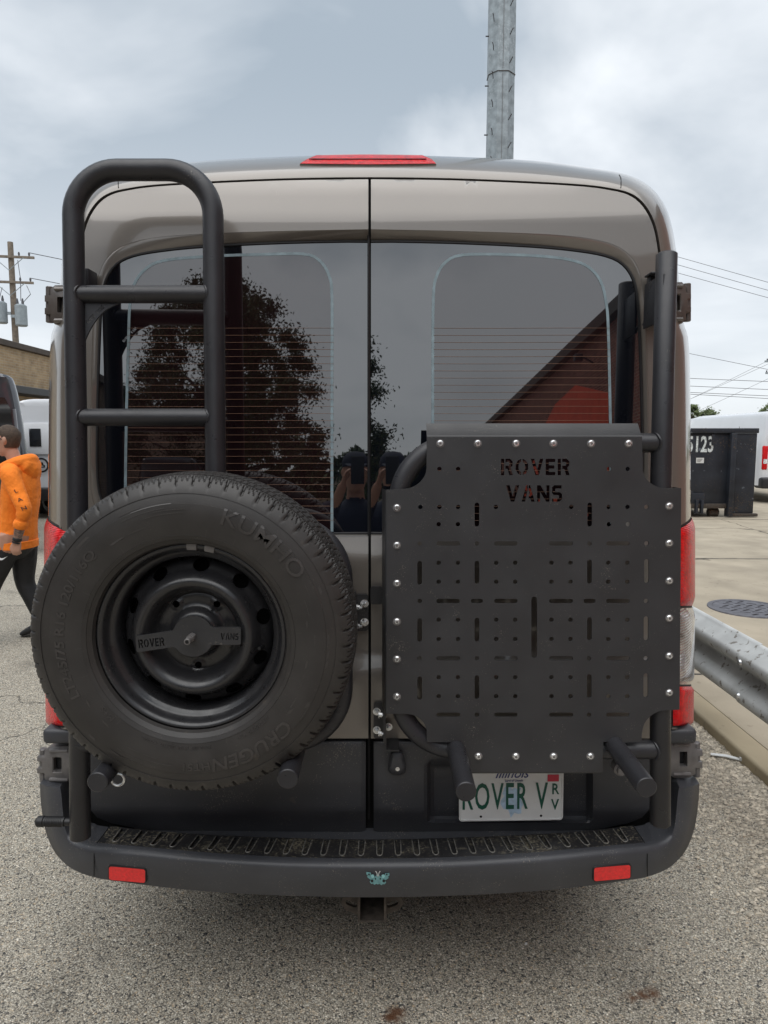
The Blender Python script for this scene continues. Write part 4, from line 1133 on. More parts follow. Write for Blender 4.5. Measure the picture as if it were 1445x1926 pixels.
for a_ in (88, 77):                             # clip-on balance weights
    g = []
    for k in range(6):
        t = R(a_ - 3 + k * 1.2)
        g.append([(WX + rr * math.cos(t), WY + yo, WZ + rr * math.sin(t)) for rr, yo in ((.205, -.078), (.208, -.092), (.216, -.0955), (.2235, -.0945), (.222, -.088))])
    mk('balance_weight', loft(g, True, True, True), MT['hinge_dark'], RIM)
vq = Vector((WX + .165 * math.cos(R(-13)), WY - .018, WZ + .165 * math.sin(R(-13))))
mk('valve_stem', tube([vq, vq + Vector((-.004, -.03, .001)), vq + Vector((-.008, -.045, .003))], [.006, .005, .004], 10), MT['seal'], RIM)
# retaining bar across the hub
BY = 1.566
cx_, cy_, rr_ = 363, 1197, 38.5
pts = [(255, 1197), (324, 1186.5)] + [(cx_ + rr_ * math.cos(R(t)), cy_ - rr_ * math.sin(R(t))) for t in range(158, 22, -8)] + [(401, 1180.5), (450, 1180), (453, 1183), (453, 1211), (450, 1213), (401, 1213)] + [(cx_ + rr_ * math.cos(R(t)), cy_ - rr_ * math.sin(R(t))) for t in range(-24, -146, -8)] + [(326, 1217), (260, 1227), (257, 1225)]
tx = stencil('ROVER', 260.5, 309, 1201, 1217, R(-5.5)) + stencil('VANS', 415, 449, 1191, 1203.5, R(1))
bar = mk('retaining_bar', patch(pts, tx, 20, lambda x, y: P(x, y, BY), .006, grid=False), MT['black'], SPW, smooth=25)
tag(bar, 'flat black retaining bar with ROVER VANS cut through it')
bc = P(362, 1197, BY)
mk('centre_bolt', join(tube([bc + Vector((0, .002, 0)), bc + Vector((0, -.022, 0))], .0095, 6), tube([bc + Vector((0, -.022, 0)), bc + Vector((0, -.045, 0))], .0075, 14, bev=.001)), MT['hinge_dark'], bar, smooth=30)
mk('bolt_bore', tube([bc + Vector((0, -.045, 0)), bc + Vector((0, -.0458, 0))], .0045, 6), MT['gap'], bar, smooth=0)
mk('bar_stem', tube([bc + Vector((0, .006, 0)), bc + Vector((0, .06, 0))], .012, 12), MT['black'], bar)

# ================================================================== right rack: cargo panel on a tube frame
b0 = L(1242, 1551)
PAN = thing('cargo_panel_rack', 'black slotted cargo panel with cut out ROVER VANS on the right door', 'cargo rack', (b0.x, b0.y, b0.z))
post = fillet([L(1254.5, 476), L(1243.5, 900), L(1242, 1551)], [2.0], 8)
mk('post', tube(post, TR * 1.0, 22, bev=.004), MT['tube'], PAN, smooth=50)
fr = fillet([L(1244, 833), L(749, 833), L(749, 1409), L(1242, 1409)], [.16, .16], 14)
mk('frame_tube', tube(fr, .0255, 20), MT['tube'], PAN, smooth=50)
for px, py in ((1245, 833), (1242, 1409)):
    e = L(px, py)
    V = []
    for k in range(24):
        t = 2 * math.pi * k / 24
        y_, z_ = .027 * math.cos(t), .027 * math.sin(t)
        V.append(e + Vector((-.0225 + .010 * (y_ / .027) ** 2, y_, z_)) + Vector((random.uniform(-.0008, .0008),) * 3))
    mk('weld_bead', tube(V, .0035, 6, closed=True), MT['tube'], PAN)
zx = lambda x: 640 + x / 2.125
zy = lambda y: 780 + y / 2.1257
PO = -.034
outl = [(803, 822), (1208, 822), (1209.5, 884)] + crom([(1209.5, 884), (1214, 898), (1226, 910), (1242, 917), (1254, 918)], 3)[1:] + [(1281, 918), (1278, 1335), (1256, 1336)] + crom([(1256, 1336), (1240, 1338), (1224, 1347), (1212, 1362), (1207.5, 1380)], 3)[1:] + [(1207, 1395), (1135, 1395.5), (1134, 1452), (873, 1453), (873, 1402), (868, 1396), (803, 1396), (803, 1372)] + crom([(803, 1372), (796, 1358), (782, 1347), (766, 1343), (755, 1342.5)], 3)[1:] + [(728, 1342.5), (728, 921), (754, 920.5)] + crom([(754, 920.5), (774, 917), (790, 907), (800, 893), (802.5, 880)], 3)[1:]
holes = []
rows = {217: (397, 472, 1075, 1150), 369: (321, 397, 472, 623, 924, 1074, 1149, 1224), 438: (394, 471, 1075, 1151), 745: (318, 1223), 515: (318, 547, 997, 1225), 974: (318, 547, 995, 1222), 1200: (547, 995)}
for yy in (592, 668, 820, 897, 1050, 1126): rows[yy] = (394, 471, 624, 700, 845, 921, 1072, 1148)
for yy, xs in rows.items():
    for x in xs: holes.append(circ(zx(x), zy(yy), 4.3, 12))
for yy in (515, 745, 974, 1200):
    for x0, x1 in ((385, 480), (616, 709), (836, 931), (1064, 1157)): holes.append(slot(zx(x0) + 4, zy(yy), zx(x1) - 4, zy(yy), 4.2))
for x0, x1 in ((523, 571), (973, 1021)): holes.append(slot(zx(x0) + 4, zy(745), zx(x1) - 4, zy(745), 4.2))
for x, y0, y1 in ((547, 352, 447), (998, 352, 447), (318, 585, 680), (547, 585, 677), (997, 580, 675), (1225, 578, 673), (318, 815, 908), (547, 812, 907), (997, 810, 902), (1223, 807, 902), (318, 1047, 1140), (547, 1043, 1137), (996, 1038, 1132), (1222, 1035, 1130), (776, 730, 970)):
    holes.append(slot(zx(x), zy(y0) + 4, zx(x), zy(y1) - 4, 4.4 if x != 776 else 5.4))
holes += stencil('ROVER', zx(643), zx(918), zy(176), zy(242)) + stencil('VANS', zx(663), zx(889), zy(282), zy(348))
LP = lambda x, y, o=0.0: L(x, y, PO + o)
panel = mk('panel', patch(outl, holes, 400, lambda x, y: LP(x, y), .004, grid=False), MT['black'], PAN, smooth=20)
tag(panel, 'black sheet steel panel with slots, holes and ROVER VANS cut through it')
# folded edges: top, left, right, bottom
def fold(pts, d1, d2, r=.004):
    g = []
    for k in range(5):
        f = k / 4
        off = Vector(d1) * math.sin(f * math.pi / 2) * r + Vector((0, r, 0)) * (1 - math.cos(f * math.pi / 2))
        g.append([p + off for p in pts])
    g.append([p + Vector(d1) * r + Vector((0, r, 0)) + Vector(d2) for p in pts])
    g += [[p + Vector((0, .004, 0)) - Vector(d1) * .002 for p in g[-1]]]
    return loft(g)
mk('top_fold', fold([LP(x, 822.3) for x in (803, 806, 900, 1100, 1204, 1208)], (0, 0, 1), (0, .028, .030), .006), MT['black'], panel, smooth=60)
mk('left_fold', fold([LP(728.2, y) for y in (921, 1130, 1342)], (-1, 0, 0), (-.008, .045, 0), .005), MT['black'], panel, smooth=60)
mk('right_fold', fold([LP(x, y) for x, y in ((1280.8, 918.5), (1279.3, 1130), (1277.8, 1334.5))], (1, 0, 0), (.0, .045, 0), .002), MT['black'], panel, smooth=60)
mk('bottom_fold', fold([LP(x, 1452.3) for x in (873, 1000, 1134)], (0, 0, -1), (0, .045, 0), .006), MT['black'], panel, smooth=60)
for x in (400, 550, 703, 852, 1003, 1153): bolt(PAN, LP(zx(x), zy(115)))
for y in (372, 522, 674, 827, 977, 1127): bolt(PAN, LP(zx(227), zy(y)))
for y in (365, 514, 664, 813, 964, 1111): bolt(PAN, LP(zx(1315) , zy(y)))
for x in (553, 702, 853, 1000): bolt(PAN, LP(zx(x), zy(1365)))
for px, py in ((1217, 1482), (877, 1490)):
    e = P(px, py, 1.51)
    mk('peg', tube([e, Vector((e.x, 1.775, e.z))], .0242, 24, bev=.002), MT['tube'], PAN, smooth=40)
q = P(1168, 1448, 1.75)
mk('peg_nut', join(tube([q + Vector((0, .03, 0)), q], .018, 16), tube([q, q + Vector((0, -.012, 0))], .012, 6)), MT['hinge_dark'], PAN)
# hinge plates by the gap
mk('mounting_plate', patch(rounded(703, 724, 1322, 1389, 5), [], 60, lambda x, y: S(x, y, -.010), .006, grid=False), MT['black'], PAN, smooth=25)
mk('mounting_flange', patch([(720, 1338), (725, 1334), (727, 1400), (721, 1396)], [], 60, lambda x, y: S(x, y, -.07), .06, grid=False), MT['black'], PAN, smooth=25)
a = S(727, 1399, -.03)
mk('mounting_foot', box(a.x, a.x + .035, a.y - .04, a.y + .03, a.z - .004, a.z), MT['black'], PAN, smooth=0)
for y in (1338, 1373):
    hexbolt(PAN, S(709, y, -.010), Vector((0, -1, 0)), .0075)
    hexbolt(PAN, S(713, y + 7, -.045), Vector((1, -.15, 0)).normalized(), .0065)
hexbolt(PAN, S(731, 1367, -.02), Vector((0, -1, 0)), .0075)
mk('stay_tab', patch(rounded(697, 720, 1103, 1137, 5), [], 60, lambda x, y: S(x, y, -.02), .004, grid=False), MT['black'], PAN, smooth=25)
# bracket under the top of the post
a, b = P(1219, 608, 1.93), P(1246, 516, 1.93)
mk('top_bracket', join(box(a.x, b.x, 1.93, 1.955, a.z + .004, b.z - .004, .003), box(a.x - .006, b.x + .02, 1.905, 1.955, b.z - .004, b.z + .002, .002), box(a.x - .008, b.x + .02, 1.905, 1.955, a.z - .002, a.z + .004, .002)), MT['tube'], PAN)
for y in (536, 563, 592):
    q = P(1227, y, 1.929)
    mk('bracket_bolt', tube([q, q + Vector((0, -.006, 0))], .007, 8), MT['dark'], PAN)
a, b = L(1240, 606), L(1246, 518)
mk('post_stay', box(a.x, a.x + .007, 1.81, 1.94, a.z, b.z, .002), MT['tube'], PAN)
# ================================================================== surroundings
# galvanised lamp pole beyond the van
lx = P(940, 290, 9.4).x
LPO = thing('light_pole', 'tall octagonal galvanised steel pole with step bolts rising behind the van roof', 'pole', (lx, 9.4, 0))
def oct_(r, z, x, y, n=8): return [(x + r * math.cos(2 * math.pi * (k + .5) / n), y + r * math.sin(2 * math.pi * (k + .5) / n), z) for k in range(n)]
mk('lower_shaft', loft([oct_(.21, 0, lx, 9.4), oct_(.19, 4, lx, 9.4), oct_(.178, 6.34, lx, 9.4)], True, True, True), MT['galv'], LPO, smooth=10)
mk('upper_shaft', loft([oct_(.184, 6.32, lx, 9.4), oct_(.176, 8.5, lx, 9.4), oct_(.16, 13, lx, 9.4)], True, True, True), MT['galv'], LPO, smooth=10)
mk('shaft_seam', tube([(lx - .004, 9.4 - .207, .1), (lx - .004, 9.4 - .187, 4.5), (lx - .004, 9.4 - .176, 6.3)], .003, 5), MT['hinge_dark'], LPO)
mk('shaft_seam', tube([(lx - .004, 9.4 - .182, 6.34), (lx - .004, 9.4 - .174, 8.6)], .003, 5), MT['hinge_dark'], LPO)
mk('joint_band', tube(oct_(.186, 6.32, lx, 9.4, 8), .004, 5, closed=True), MT['hinge_dark'], LPO)
for k in range(14):
    for s_ in (-1, 1):
        z = 4.2 + k * .34 + (.17 if s_ > 0 else 0)
        a = Vector((lx + s_ * .10 - .02, 9.4 - .165, z))
        mk('step_bolt', tube([a + Vector((0, .03, 0)), a + Vector((s_ * .015, -.035, .025)), a + Vector((s_ * .03, -.06, .045))], .006, 6), MT['line'], LPO)
for k in range(6):
    a = Vector((lx - .19, 9.4 - .03, 4.4 + k * .6)); mk('step_bolt', tube([a + Vector((.03, 0, 0)), a + Vector((-.02, 0, .0))], .009, 6), MT['line'], LPO)

# tan brick building on the left
TB = thing('brick_building', 'low tan brick building with dark roof edge behind the parked vans', 'building', (-15, 22, 0))
mk('wall', box(-19, -10.9, 12, 36, 0, 4.32), MT['tanbrick'], TB, smooth=0)
mk('roof_edge', box(-19.1, -10.78, 11.9, 36.1, 4.325, 4.50, .02), MT['roofing'], TB, smooth=0)
mk('canopy', box(-10.89, -10.2, 12.5, 36, 2.95, 3.16, .02), MT['bg_black'], TB, smooth=0)
for y in (15, 20, 25, 30):
    w_ = mk('door', box(-10.895, -10.86, y, y + 2.6, 0, 2.6), MT['bg_black'], TB, smooth=0)
    mk('handle', box(-10.858, -10.82, y + 2.3, y + 2.36, .95, 1.15), MT['galv'], w_, smooth=0)

# wires as real catenaries
def wire(a, b, sag, label, r=.012, group='overhead power lines'):
    a, b = Vector(a), Vector(b)
    pts = [a.lerp(b, k / 20) - Vector((0, 0, sag * 4 * (k / 20) * (1 - k / 20))) for k in range(21)]
    o = mk('power_line', tube(pts, r, 5), MT['line'], loc=a)
    return tag(o, label, 'power line', group)
# left utility pole
UX, UY = P(25, 560, 37.5).x, 37.5
UP = thing('utility_pole', 'weathered wooden utility pole with crossarms and grey transformers behind the brick building', 'utility pole', (UX, UY, 0))
mk('shaft', loft([oct_(.19, 0, UX, UY, 10), oct_(.14, 12.0, UX + .0, UY, 10)], True, True, True), MT['wood'], UP, smooth=60)
for z, w_ in ((11.2, 1.25), (9.9, 1.15)):
    arm = mk('crossarm', xf(box(-w_, w_, -.06, .06, -.06, .06, .01), Matrix.Translation((UX, UY - .22, z)) @ Matrix.Rotation(R(10), 4, 'Z')), MT['wood'], UP, smooth=0)
    for x in (-1.05, -.55, .5, 1.0):
        q = Matrix.Rotation(R(10), 4, 'Z') @ Vector((x, 0, 0)) + Vector((UX, UY - .22, z + .06))
        mk('insulator', tube([q, q + Vector((0, 0, .10)), q + Vector((0, 0, .2))], [.03, .06, .035], 8), MT['line'], arm)
    mk('brace', join(tube([(UX, UY - .28, z - .7), (UX + .75, UY - .2, z - .05)], .02, 5), tube([(UX, UY - .28, z - .7), (UX - .75, UY - .33, z - .05)], .02, 5)), MT['galv'], UP)
for x, z in ((-.50, 8.3), (.55, 8.15)):
    t = mk('transformer', tube([(UX + x, UY - .35, z - .55), (UX + x, UY - .35, z - .5), (UX + x, UY - .35, z + .5), (UX + x, UY - .35, z + .58)], [.25, .30, .30, .2], 20), MT['transformer'], UP, smooth=40)
    for dx in (-.14, .14):
        q = Vector((UX + x + dx, UY - .4, z + .56)); mk('bushing', tube([q, q + Vector((0, 0, .12)), q + Vector((0, 0, .32))], [.06, .07, .03], 8), MT['line'], t)
    mk('bracket', box(UX + min(x, 0), UX + max(x, 0), UY - .36, UY - .3, z - .1, z + .05), MT['galv'], t, smooth=0)
for k, (dx, z0, z1) in enumerate(((.5, 11.0, 8.9), (-.4, 9.6, 8.9), (.9, 9.7, 8.7), (-.9, 11.1, 9.0))):
    mk('jumper_wire', tube([Vector((UX + dx, UY - .3, z0)), Vector((UX + dx * 1.2 + .15, UY - .6, (z0 + z1) / 2)), Vector((UX + (.6 if dx > 0 else -.55), UY - .4, z1))], .018, 5), MT['line'], UP)
wire((UX + 1.0, UY, 11.45), (UX + 34, UY + 14, 11.7), 1.2, 'upper of the two dark wires leaving the left utility pole to the right', .02)
wire((UX + 1.0, UY, 10.15), (UX + 34, UY + 14, 10.4), 1.2, 'lower of the two dark wires leaving the left utility pole to the right', .02)
wire((UX - 1.0, UY, 10.1), (UX - 30, UY - 25, 9.9), 1.0, 'dark wire running off to the left from the left utility pole', .02)
wire((UX + .2, UY - .2, 6.2), (UX + 40, UY + 30, 6.3), .4, 'thin low wire just above the tan brick roof', .018)
# right: far pole and lines crossing the sky
RX, RY = P(1462, 700, 48).x, 48
RP = thing('utility_pole', 'distant utility pole with short crossarms at the right edge of the sky', 'utility pole', (RX, RY, 0))
mk('shaft', loft([oct_(.2, 0, RX, RY, 8), oct_(.15, 8.6, RX, RY, 8)], True, True, True), MT['wood'], RP, smooth=60)
for py, w_ in ((680, .95), (702, .85)):
    z = P(1440, py, RY).z
    am = mk('crossarm', box(RX - w_, RX + w_, RY - .2, RY - .08, z - .06, z + .06), MT['galv'], RP, smooth=0)
    for x in (-.8, -.3, .4, .8):
        mk('insulator', tube([(RX + x, RY - .15, z + .05), (RX + x, RY - .15, z + .18)], .05, 6), MT['line'], am)
LN = [((1180, 455), (1445, 530), 'highest'), ((1180, 470), (1445, 545), 'second highest'), ((1180, 486), (1445, 559), 'third highest'), ((1180, 640), (1445, 694), 'fourth highest'),
      ((1180, 706), (1445, 717), 'fifth highest'), ((1180, 720), (1445, 732), 'sixth highest'), ((1180, 732), (1445, 744), 'seventh highest'), ((1180, 734), (1445, 749), 'lowest')]
for i, ((x0, y0), (x1, y1), nm) in enumerate(LN):
    Y0, Y1 = (30, 26) if i < 4 else (40, 38)
    a, b = P(x0 - 160, y0 - (y1 - y0) * 160 / (x1 - x0), Y0), P(x1 + 190, y1 + (y1 - y0) * 190 / (x1 - x0), Y1)
    wire(a, b, .02, f'{nm} of the dark lines strung across the sky right of the van', .009 if i < 4 else .015)
for i, (x0, y0, x1, y1) in enumerate(((1180, 805, 1436, 679), (1180, 800, 1440, 686), (1180, 830, 1440, 702))):
    wire(P(x0, y0, 70), (RX - .8 + i * .5, RY, P(1440, 680 if i < 2 else 702, RY).z), .1, f'{["topmost", "middle", "bottom"][i]} faint slanting line reaching the far right pole', .011)

# ---- trees
def tree(name, label, x, y, h, w, seed, leaves, lsize, zlow=.22, mat='leaf', group=None):
    rnd = random.Random(seed)
    t = thing(name, label, 'tree', (x, y, 0), group)
    V, F = tube([(x, y, 0), (x + .05, y, h * .2), (x - .05 * w, y + .05, h * .5), (x + .03 * w, y, h * .85)], [h * .028, h * .022, h * .014, .02], 9)
    cl = []
    for k in range(26):
        z0 = h * rnd.uniform(.18, .75); a = rnd.uniform(0, 6.28)
        f = (z0 / h)
        rr = w * .5 * rnd.uniform(.45, 1.0) * math.sin(math.pi * min(1, max(.12, (f * 1.12 + .08)))) ** .7
        e = Vector((x + rr * math.cos(a), y + rr * math.sin(a), min(h * .97, z0 + rnd.uniform(.05, .22) * h)))
        V, F = join((V, F), tube([(x, y, z0), Vector((x, y, z0)).lerp(e, .5) + Vector((0, 0, .12)), e], [h * .010, h * .006, .012], 6, cap=False))
        cl.append(e)
    mk('trunk', (V, F), MT['bark'], t, smooth=60)
    for k in range(150 if leaves > 9000 else 50):
        f = rnd.random() ** .8; z = h * (zlow + (1 - zlow) * f)
        env = w * .5 * (math.sin(math.pi * min(.97, .22 + f * .76)) ** .75) * rnd.uniform(.35, 1.0); a = rnd.uniform(0, 6.28)
        cl.append(Vector((x + env * math.cos(a), y + env * math.sin(a), z - .02 * h)))
    V, F = [], []
    for k in range(leaves):
        c = rnd.choice(cl); s = w * .036 * rnd.uniform(.4, 1.25)
        q = c + Vector((rnd.gauss(0, s), rnd.gauss(0, s), rnd.gauss(0, s * .75)))
        u = Vector((rnd.gauss(0, 1), rnd.gauss(0, 1), rnd.gauss(0, 1))).normalized(); v = u.orthogonal().normalized()
        ls = lsize * rnd.uniform(.6, 1.4); i = len(V)
        V += [q - u * ls, q + v * ls * .5, q + u * ls, q - v * ls * .5]
        F.append((i, i + 1, i + 2, i + 3))
    mk('crown', (V, F), MT[mat], t, smooth=0, normals=False)
    return t
tree('tree', 'pale green tree top left of the white van behind the dumpster', P(1335, 800, 46).x, 46, 3.6, 3.4, 21, 6500, .075, .3, 'leaf2')
tree('tree', 'slim green tree hugging the van edge above the dumpster', P(1300, 800, 40).x, 40, 3.7, 1.9, 22, 4000, .07, .3, 'leaf2')
tree('tree', 'small green tree peeking over the white van at the right edge', P(1452, 780, 44).x, 44, 4.2, 2.4, 23, 4500, .075, .3, 'leaf2')

rnd_ = random.Random(77); V, F = [], []
for k in range(16000):                          # distant wood along the horizon
    x = rnd_.uniform(-75, 90); y = 88 + rnd_.gauss(0, 2.5)
    top = 3.6 + 1.6 * math.sin(x * .21) + 1.0 * math.sin(x * .53 + 1) + .6 * math.sin(x * 1.3)
    z = max(.1, top) * rnd_.random() ** .7
    u = Vector((rnd_.gauss(0, 1), rnd_.gauss(0, 1), rnd_.gauss(0, 1))).normalized(); v = u.orthogonal().normalized(); ls = rnd_.uniform(.15, .42); i = len(V); q = Vector((x, y, z))
    V += [q - u * ls, q + v * ls * .6, q + u * ls, q - v * ls * .6]; F.append((i, i + 1, i + 2, i + 3))
tag(mk('tree_line', (V, F), MT['leaf2'], smooth=0, normals=False), 'far hazy belt of green trees along the horizon', 'trees', kind='stuff')
# ---- dumpster
DY = 14.2
dx0, dx1 = P(1225, 900, DY).x, P(1373, 900, DY).x
DU = thing('dumpster', 'dark navy roll-off dumpster with white stencilled 5123 on the concrete', 'dumpster', ((dx0 + dx1) / 2, DY, .055))
zt, zb = P(1330, 810, DY).z, .28
mk('body', box(dx0, dx1, DY, DY + 5.0, zb, zt - .02, .015), MT['dumpster'], DU, smooth=30)
mk('top_rail', box(dx0 - .04, P(1426, 810, DY).x, DY - .06, DY + .06, zt - .05, zt + .05, .012), MT['dumpster'], DU)
mk('corner_post', box(dx1 - .06, dx1 + .05, DY - .12, DY + .05, .075, zt - .052, .012), MT['dumpster'], DU)
for rx_ in (.28, .52, .76):
    xx = dx0 + (dx1 - dx0) * rx_
    mk('side_rib', box(xx - .03, xx + .03, DY - .028, DY - .002, zt - .30 if rx_ > .6 else .60, zt - .06, .008) if rx_ > .6 else box(xx - .03, xx + .03, DY - .028, DY - .002, .36, .60, .008), MT['dumpster'], DU)
mk('gate', box(dx1 + .052, P(1419, 900, DY).x, DY - .03, DY + .03, .14, zt - .052, .012), MT['dumpster'], DU)
mk('gate_foot', box(dx1 + .052, P(1426, 900, DY).x, DY - .08, DY + .04, .075, .137, .01), MT['rust'], DU)
mk('bottom_rail', box(dx0, dx1 - .062, DY - .05, DY + .1, .24, .34, .012), MT['rust'], DU)
lx_ = P(1312, 950, DY).x
lat = mk('latch', join(box(lx_ - .14, lx_ + .13, DY - .035, DY - .002, .34, .56, .01), box(lx_ - .08, lx_ - .03, DY - .12, DY - .03, .14, .42, .01), box(lx_ + .03, lx_ + .08, DY - .12, DY - .03, .14, .42, .01)), MT['dumpster'], DU)
for x in (lx_ - .3, lx_ + .4):
    mk('roller', xf(tube([(-.1, 0, 0), (.1, 0, 0)], .09, 16, bev=.01), Matrix.Translation((x, DY + .15, .145))), MT['rust'], DU)
V, F = text_geo('5123', .45, .001, .60, bold=.012, spacing=1.05)
nc = P(1318, 837, DY - .003)
mk('stencilled_number', ([(nc.x + a, DY - .004 - c, nc.z + b) for a, b, c in V], F), MT['stencil_white'], DU, smooth=0)
sq = P(1317, 866, DY)
st_ = mk('paper_label', box(sq.x - .08, sq.x + .08, DY - .004, DY - .001, sq.z - .055, sq.z + .055), MT['plate'], DU, smooth=0)
for k in range(3):
    mk('print_line', box(sq.x - .06, sq.x + .05 - k * .02, DY - .0055, DY - .0045, sq.z + .02 - k * .025, sq.z + .03 - k * .025), MT['hinge_dark'], st_, smooth=0)

# ---- parked vans
def bg_van(label, xc, y0, z0, H, Wd, Ln, paint, rear_glass=True, dirn=1, low='bg_black'):
    t = thing('parked_van', label, 'van', (xc, y0, z0))
    def sec(Y, sx, ztop, zbot=.45):
        o = []
        pts = [(-1.0, zbot), (-1.0, 1.0), (-.985, 1.5), (-.94, H * .78), (-.88, H * .93), (-.80, H * .98), (-.5, H), (0, H + .02)]
        pts = pts + [(-a, z) for a, z in pts[-2::-1]]
        for a, z in crom(pts, 3):
            zz = z if z < ztop else ztop + (z - ztop) * .05
            o.append((xc + a * sx * Wd / 2, y0 + dirn * Y, z0 + zz))
        return o
    b = mk('body', loft([sec(.02, .80, H * .93, .6), sec(.0, .90, H * .97, .6), sec(.03, .955, H), sec(.10, .99, H), sec(.25, 1, H), sec(Ln * .72, 1, H), sec(Ln * .80, .99, H * .96), sec(Ln * .88, .96, H * .72), sec(Ln * .97, .92, H * .47), sec(Ln, .85, H * .40)], cap0=True, cap1=True), MT[paint], t, smooth=40)
    f = lambda x, z, o=0.0: (xc + x, y0 - dirn * (.008 + o), z0 + z)
    if rear_glass:
        for s_ in (-1, 1):
            gq = [(s_ * .02, 1.32), (s_ * Wd * .41, 1.30), (s_ * Wd * .395, H * .80), (s_ * Wd * .36, H * .86), (s_ * .02, H * .88)]
            mk('rear_window', patch(gq, [], .3, lambda x, z: f(x, z, .004), .01 * dirn), MT['bg_glass'], t, smooth=0)
    mk('door_gap', box(xc - .006, xc + .006, y0 - dirn * .014 - .004, y0 - dirn * .014 + .004, z0 + .62, z0 + H * .93), MT['gap'], t, smooth=0)
    ya, yb = sorted((y0 - dirn * .10, y0 + dirn * .3))
    mk('bumper', box(xc - Wd * .49, xc + Wd * .49, ya, yb, z0 + .38, z0 + .66, .05, 3), MT[low], t)
    for s_ in (-1, 1):
        ya, yb = sorted((y0 - dirn * .012, y0 + dirn * .14))
        tl = mk('tail_light', box(xc + s_ * Wd * .445 - .065, xc + s_ * Wd * .445 + .065, ya, yb, z0 + .85, z0 + 1.45, .03, 3), MT['red'], t)
        mk('clear_lens', box(xc + s_ * Wd * .445 - .05, xc + s_ * Wd * .445 + .05, ya - .006, ya + .02, z0 + 1.0, z0 + 1.12, .01), MT['clear'], tl)
        for wy in (1.0, Ln - 1.0):
            n_ = 28; r = .35
            pr = [(.2, -.1), (.3, -.12), (.345, -.09), (r, 0), (.345, .09), (.3, .12), (.2, .1)]
            w_ = mk('wheel', loft([[(xc + s_ * (Wd / 2 - .14) + yo, y0 + dirn * wy + rr * math.cos(2 * math.pi * k / n_), z0 + r + rr * math.sin(2 * math.pi * k / n_)) for k in range(n_)] for rr, yo in pr], True), MT['tyre'], t)
            mk('hub', tube([(xc + s_ * (Wd / 2 - .05), y0 + dirn * wy, z0 + r), (xc + s_ * (Wd / 2 - .14), y0 + dirn * wy, z0 + r)], .2, 18), MT['rim'], w_)
    return t
dvy = 9.37; dvx = P(57, 860, 9.9).x - .86
DV = bg_van('dark grey van with a large rear window parked left behind the walking man', dvx, dvy, 0, 2.62, 2.02, 5.6, 'dark_paint')
mk('pillar_trim', tube([(dvx + .86, dvy - .015, 1.0), (dvx + .865, dvy - .015, 1.6), (dvx + .84, dvy - .015, 2.1)], .022, 6), MT['silver_paint'], DV)
mk('roof_marker', box(dvx + .1, dvx + .45, dvy + .1, dvy + .4, 2.63, 2.72, .03), MT['bg_black'], DV)
DV.rotation_euler.z = R(32)
wvx = P(45, 860, 14.4).x + .72
WVN = bg_van('white van with round badge and small rear window left of the taupe van', wvx, 14.4, 0, 2.50, 2.0, 5.4, 'white_paint', rear_glass=False)
pw0, pw1 = P(57, 840, 14.38), P(77, 806, 14.38)
pn = mk('window_panel', box(pw0.x - .12, pw1.x + .16, 14.37, 14.40, pw0.z - .16, pw1.z + .12, .012, 2), MT['white_paint'], WVN)
mk('window', box(pw0.x, pw1.x, 14.355, 14.369, pw0.z, pw1.z, .005), MT['bg_glass'], pn)
lc = P(78, 875, 14.37)
bd = mk('badge', patch(circ(lc.x, lc.z, .155, 30), [circ(lc.x, lc.z, .118, 24)], 1, lambda x, z: (x, 14.372, z), .004, grid=False), MT['dark'], WVN, smooth=0)
mk('badge_centre', patch([(lc.x - .07, lc.z - .05), (lc.x + .07, lc.z - .05), (lc.x + .075, lc.z), (lc.x + .04, lc.z + .015), (lc.x + .03, lc.z + .06), (lc.x - .03, lc.z + .06), (lc.x - .04, lc.z + .015), (lc.x - .075, lc.z)], [slot(lc.x - .03, lc.z - .02, lc.x + .03, lc.z - .02, .012)], 1, lambda x, z: (x, 14.372, z), .004, grid=False), MT['dark'], bd, smooth=0)
RV = bg_van('white high-roofed van parked behind the dumpster at the right edge', 10.45, 17.2, .055, 2.33, 2.05, 5.6, 'white_paint', rear_glass=True)

for z in (1.0, 1.42):
    mk('side_moulding', box(9.41, 9.428, 17.5, 22.0, z, z + .03, .004), MT['white_paint'], RV)
for y in (18.3, 20.2):
    mk('panel_seam', box(9.415, 9.423, y, y + .012, .7, 2.0), MT['hinge_dark'], RV, smooth=0)
# ================================================================== what stands behind the photographer (seen in the window glass)
tree('tree', 'large leafy tree behind the photographer, mirrored in the left window', -3.9, -19, 8.9, 7.2, 31, 85000, .060, .22, 'leaf')
for i, (x, y, h, w_) in enumerate(((6, -42, 5.6, 6), (1.5, -44, 5.2, 5), (10.5, -46, 6, 6), (-1.8, -34, 4.8, 4.6))):
    tree('tree', f'{["rounded", "low", "broad", "dense"][i]} background tree behind the photographer, mirrored low in the glass', x, y, h, w_, 40 + i, 2600, .22, .1, 'leaf')
RB = thing('red_brick_building', 'red brick building behind the photographer, mirrored in the right window', 'building', (10, -25, 0))
mk('wall', box(6.0, 16, -52, 6.5, 0, 6.2), MT['redbrick'], RB, smooth=0)  # carried forward beside the van, out of view, so its right flank reflects brown
mk('roof_edge', box(5.75, 16.2, -52.2, 6.7, 6.21, 6.55), MT['roofing'], RB, smooth=0)
MT['orange_wall'] = M('painted_orange_wall', (.85, .10, .04), .7, var=(2, .12))
mk('painted_panel', patch([(-31, 0), (-14.5, 0), (-14.5, 4.4), (-18, 5.2), (-21, 5.0), (-25, 3.8), (-28, 2.4)], [], 2, lambda y, z: (5.985, y, z), .012, (1, 0, 0), grid=False), MT['orange_wall'], RB, smooth=0)
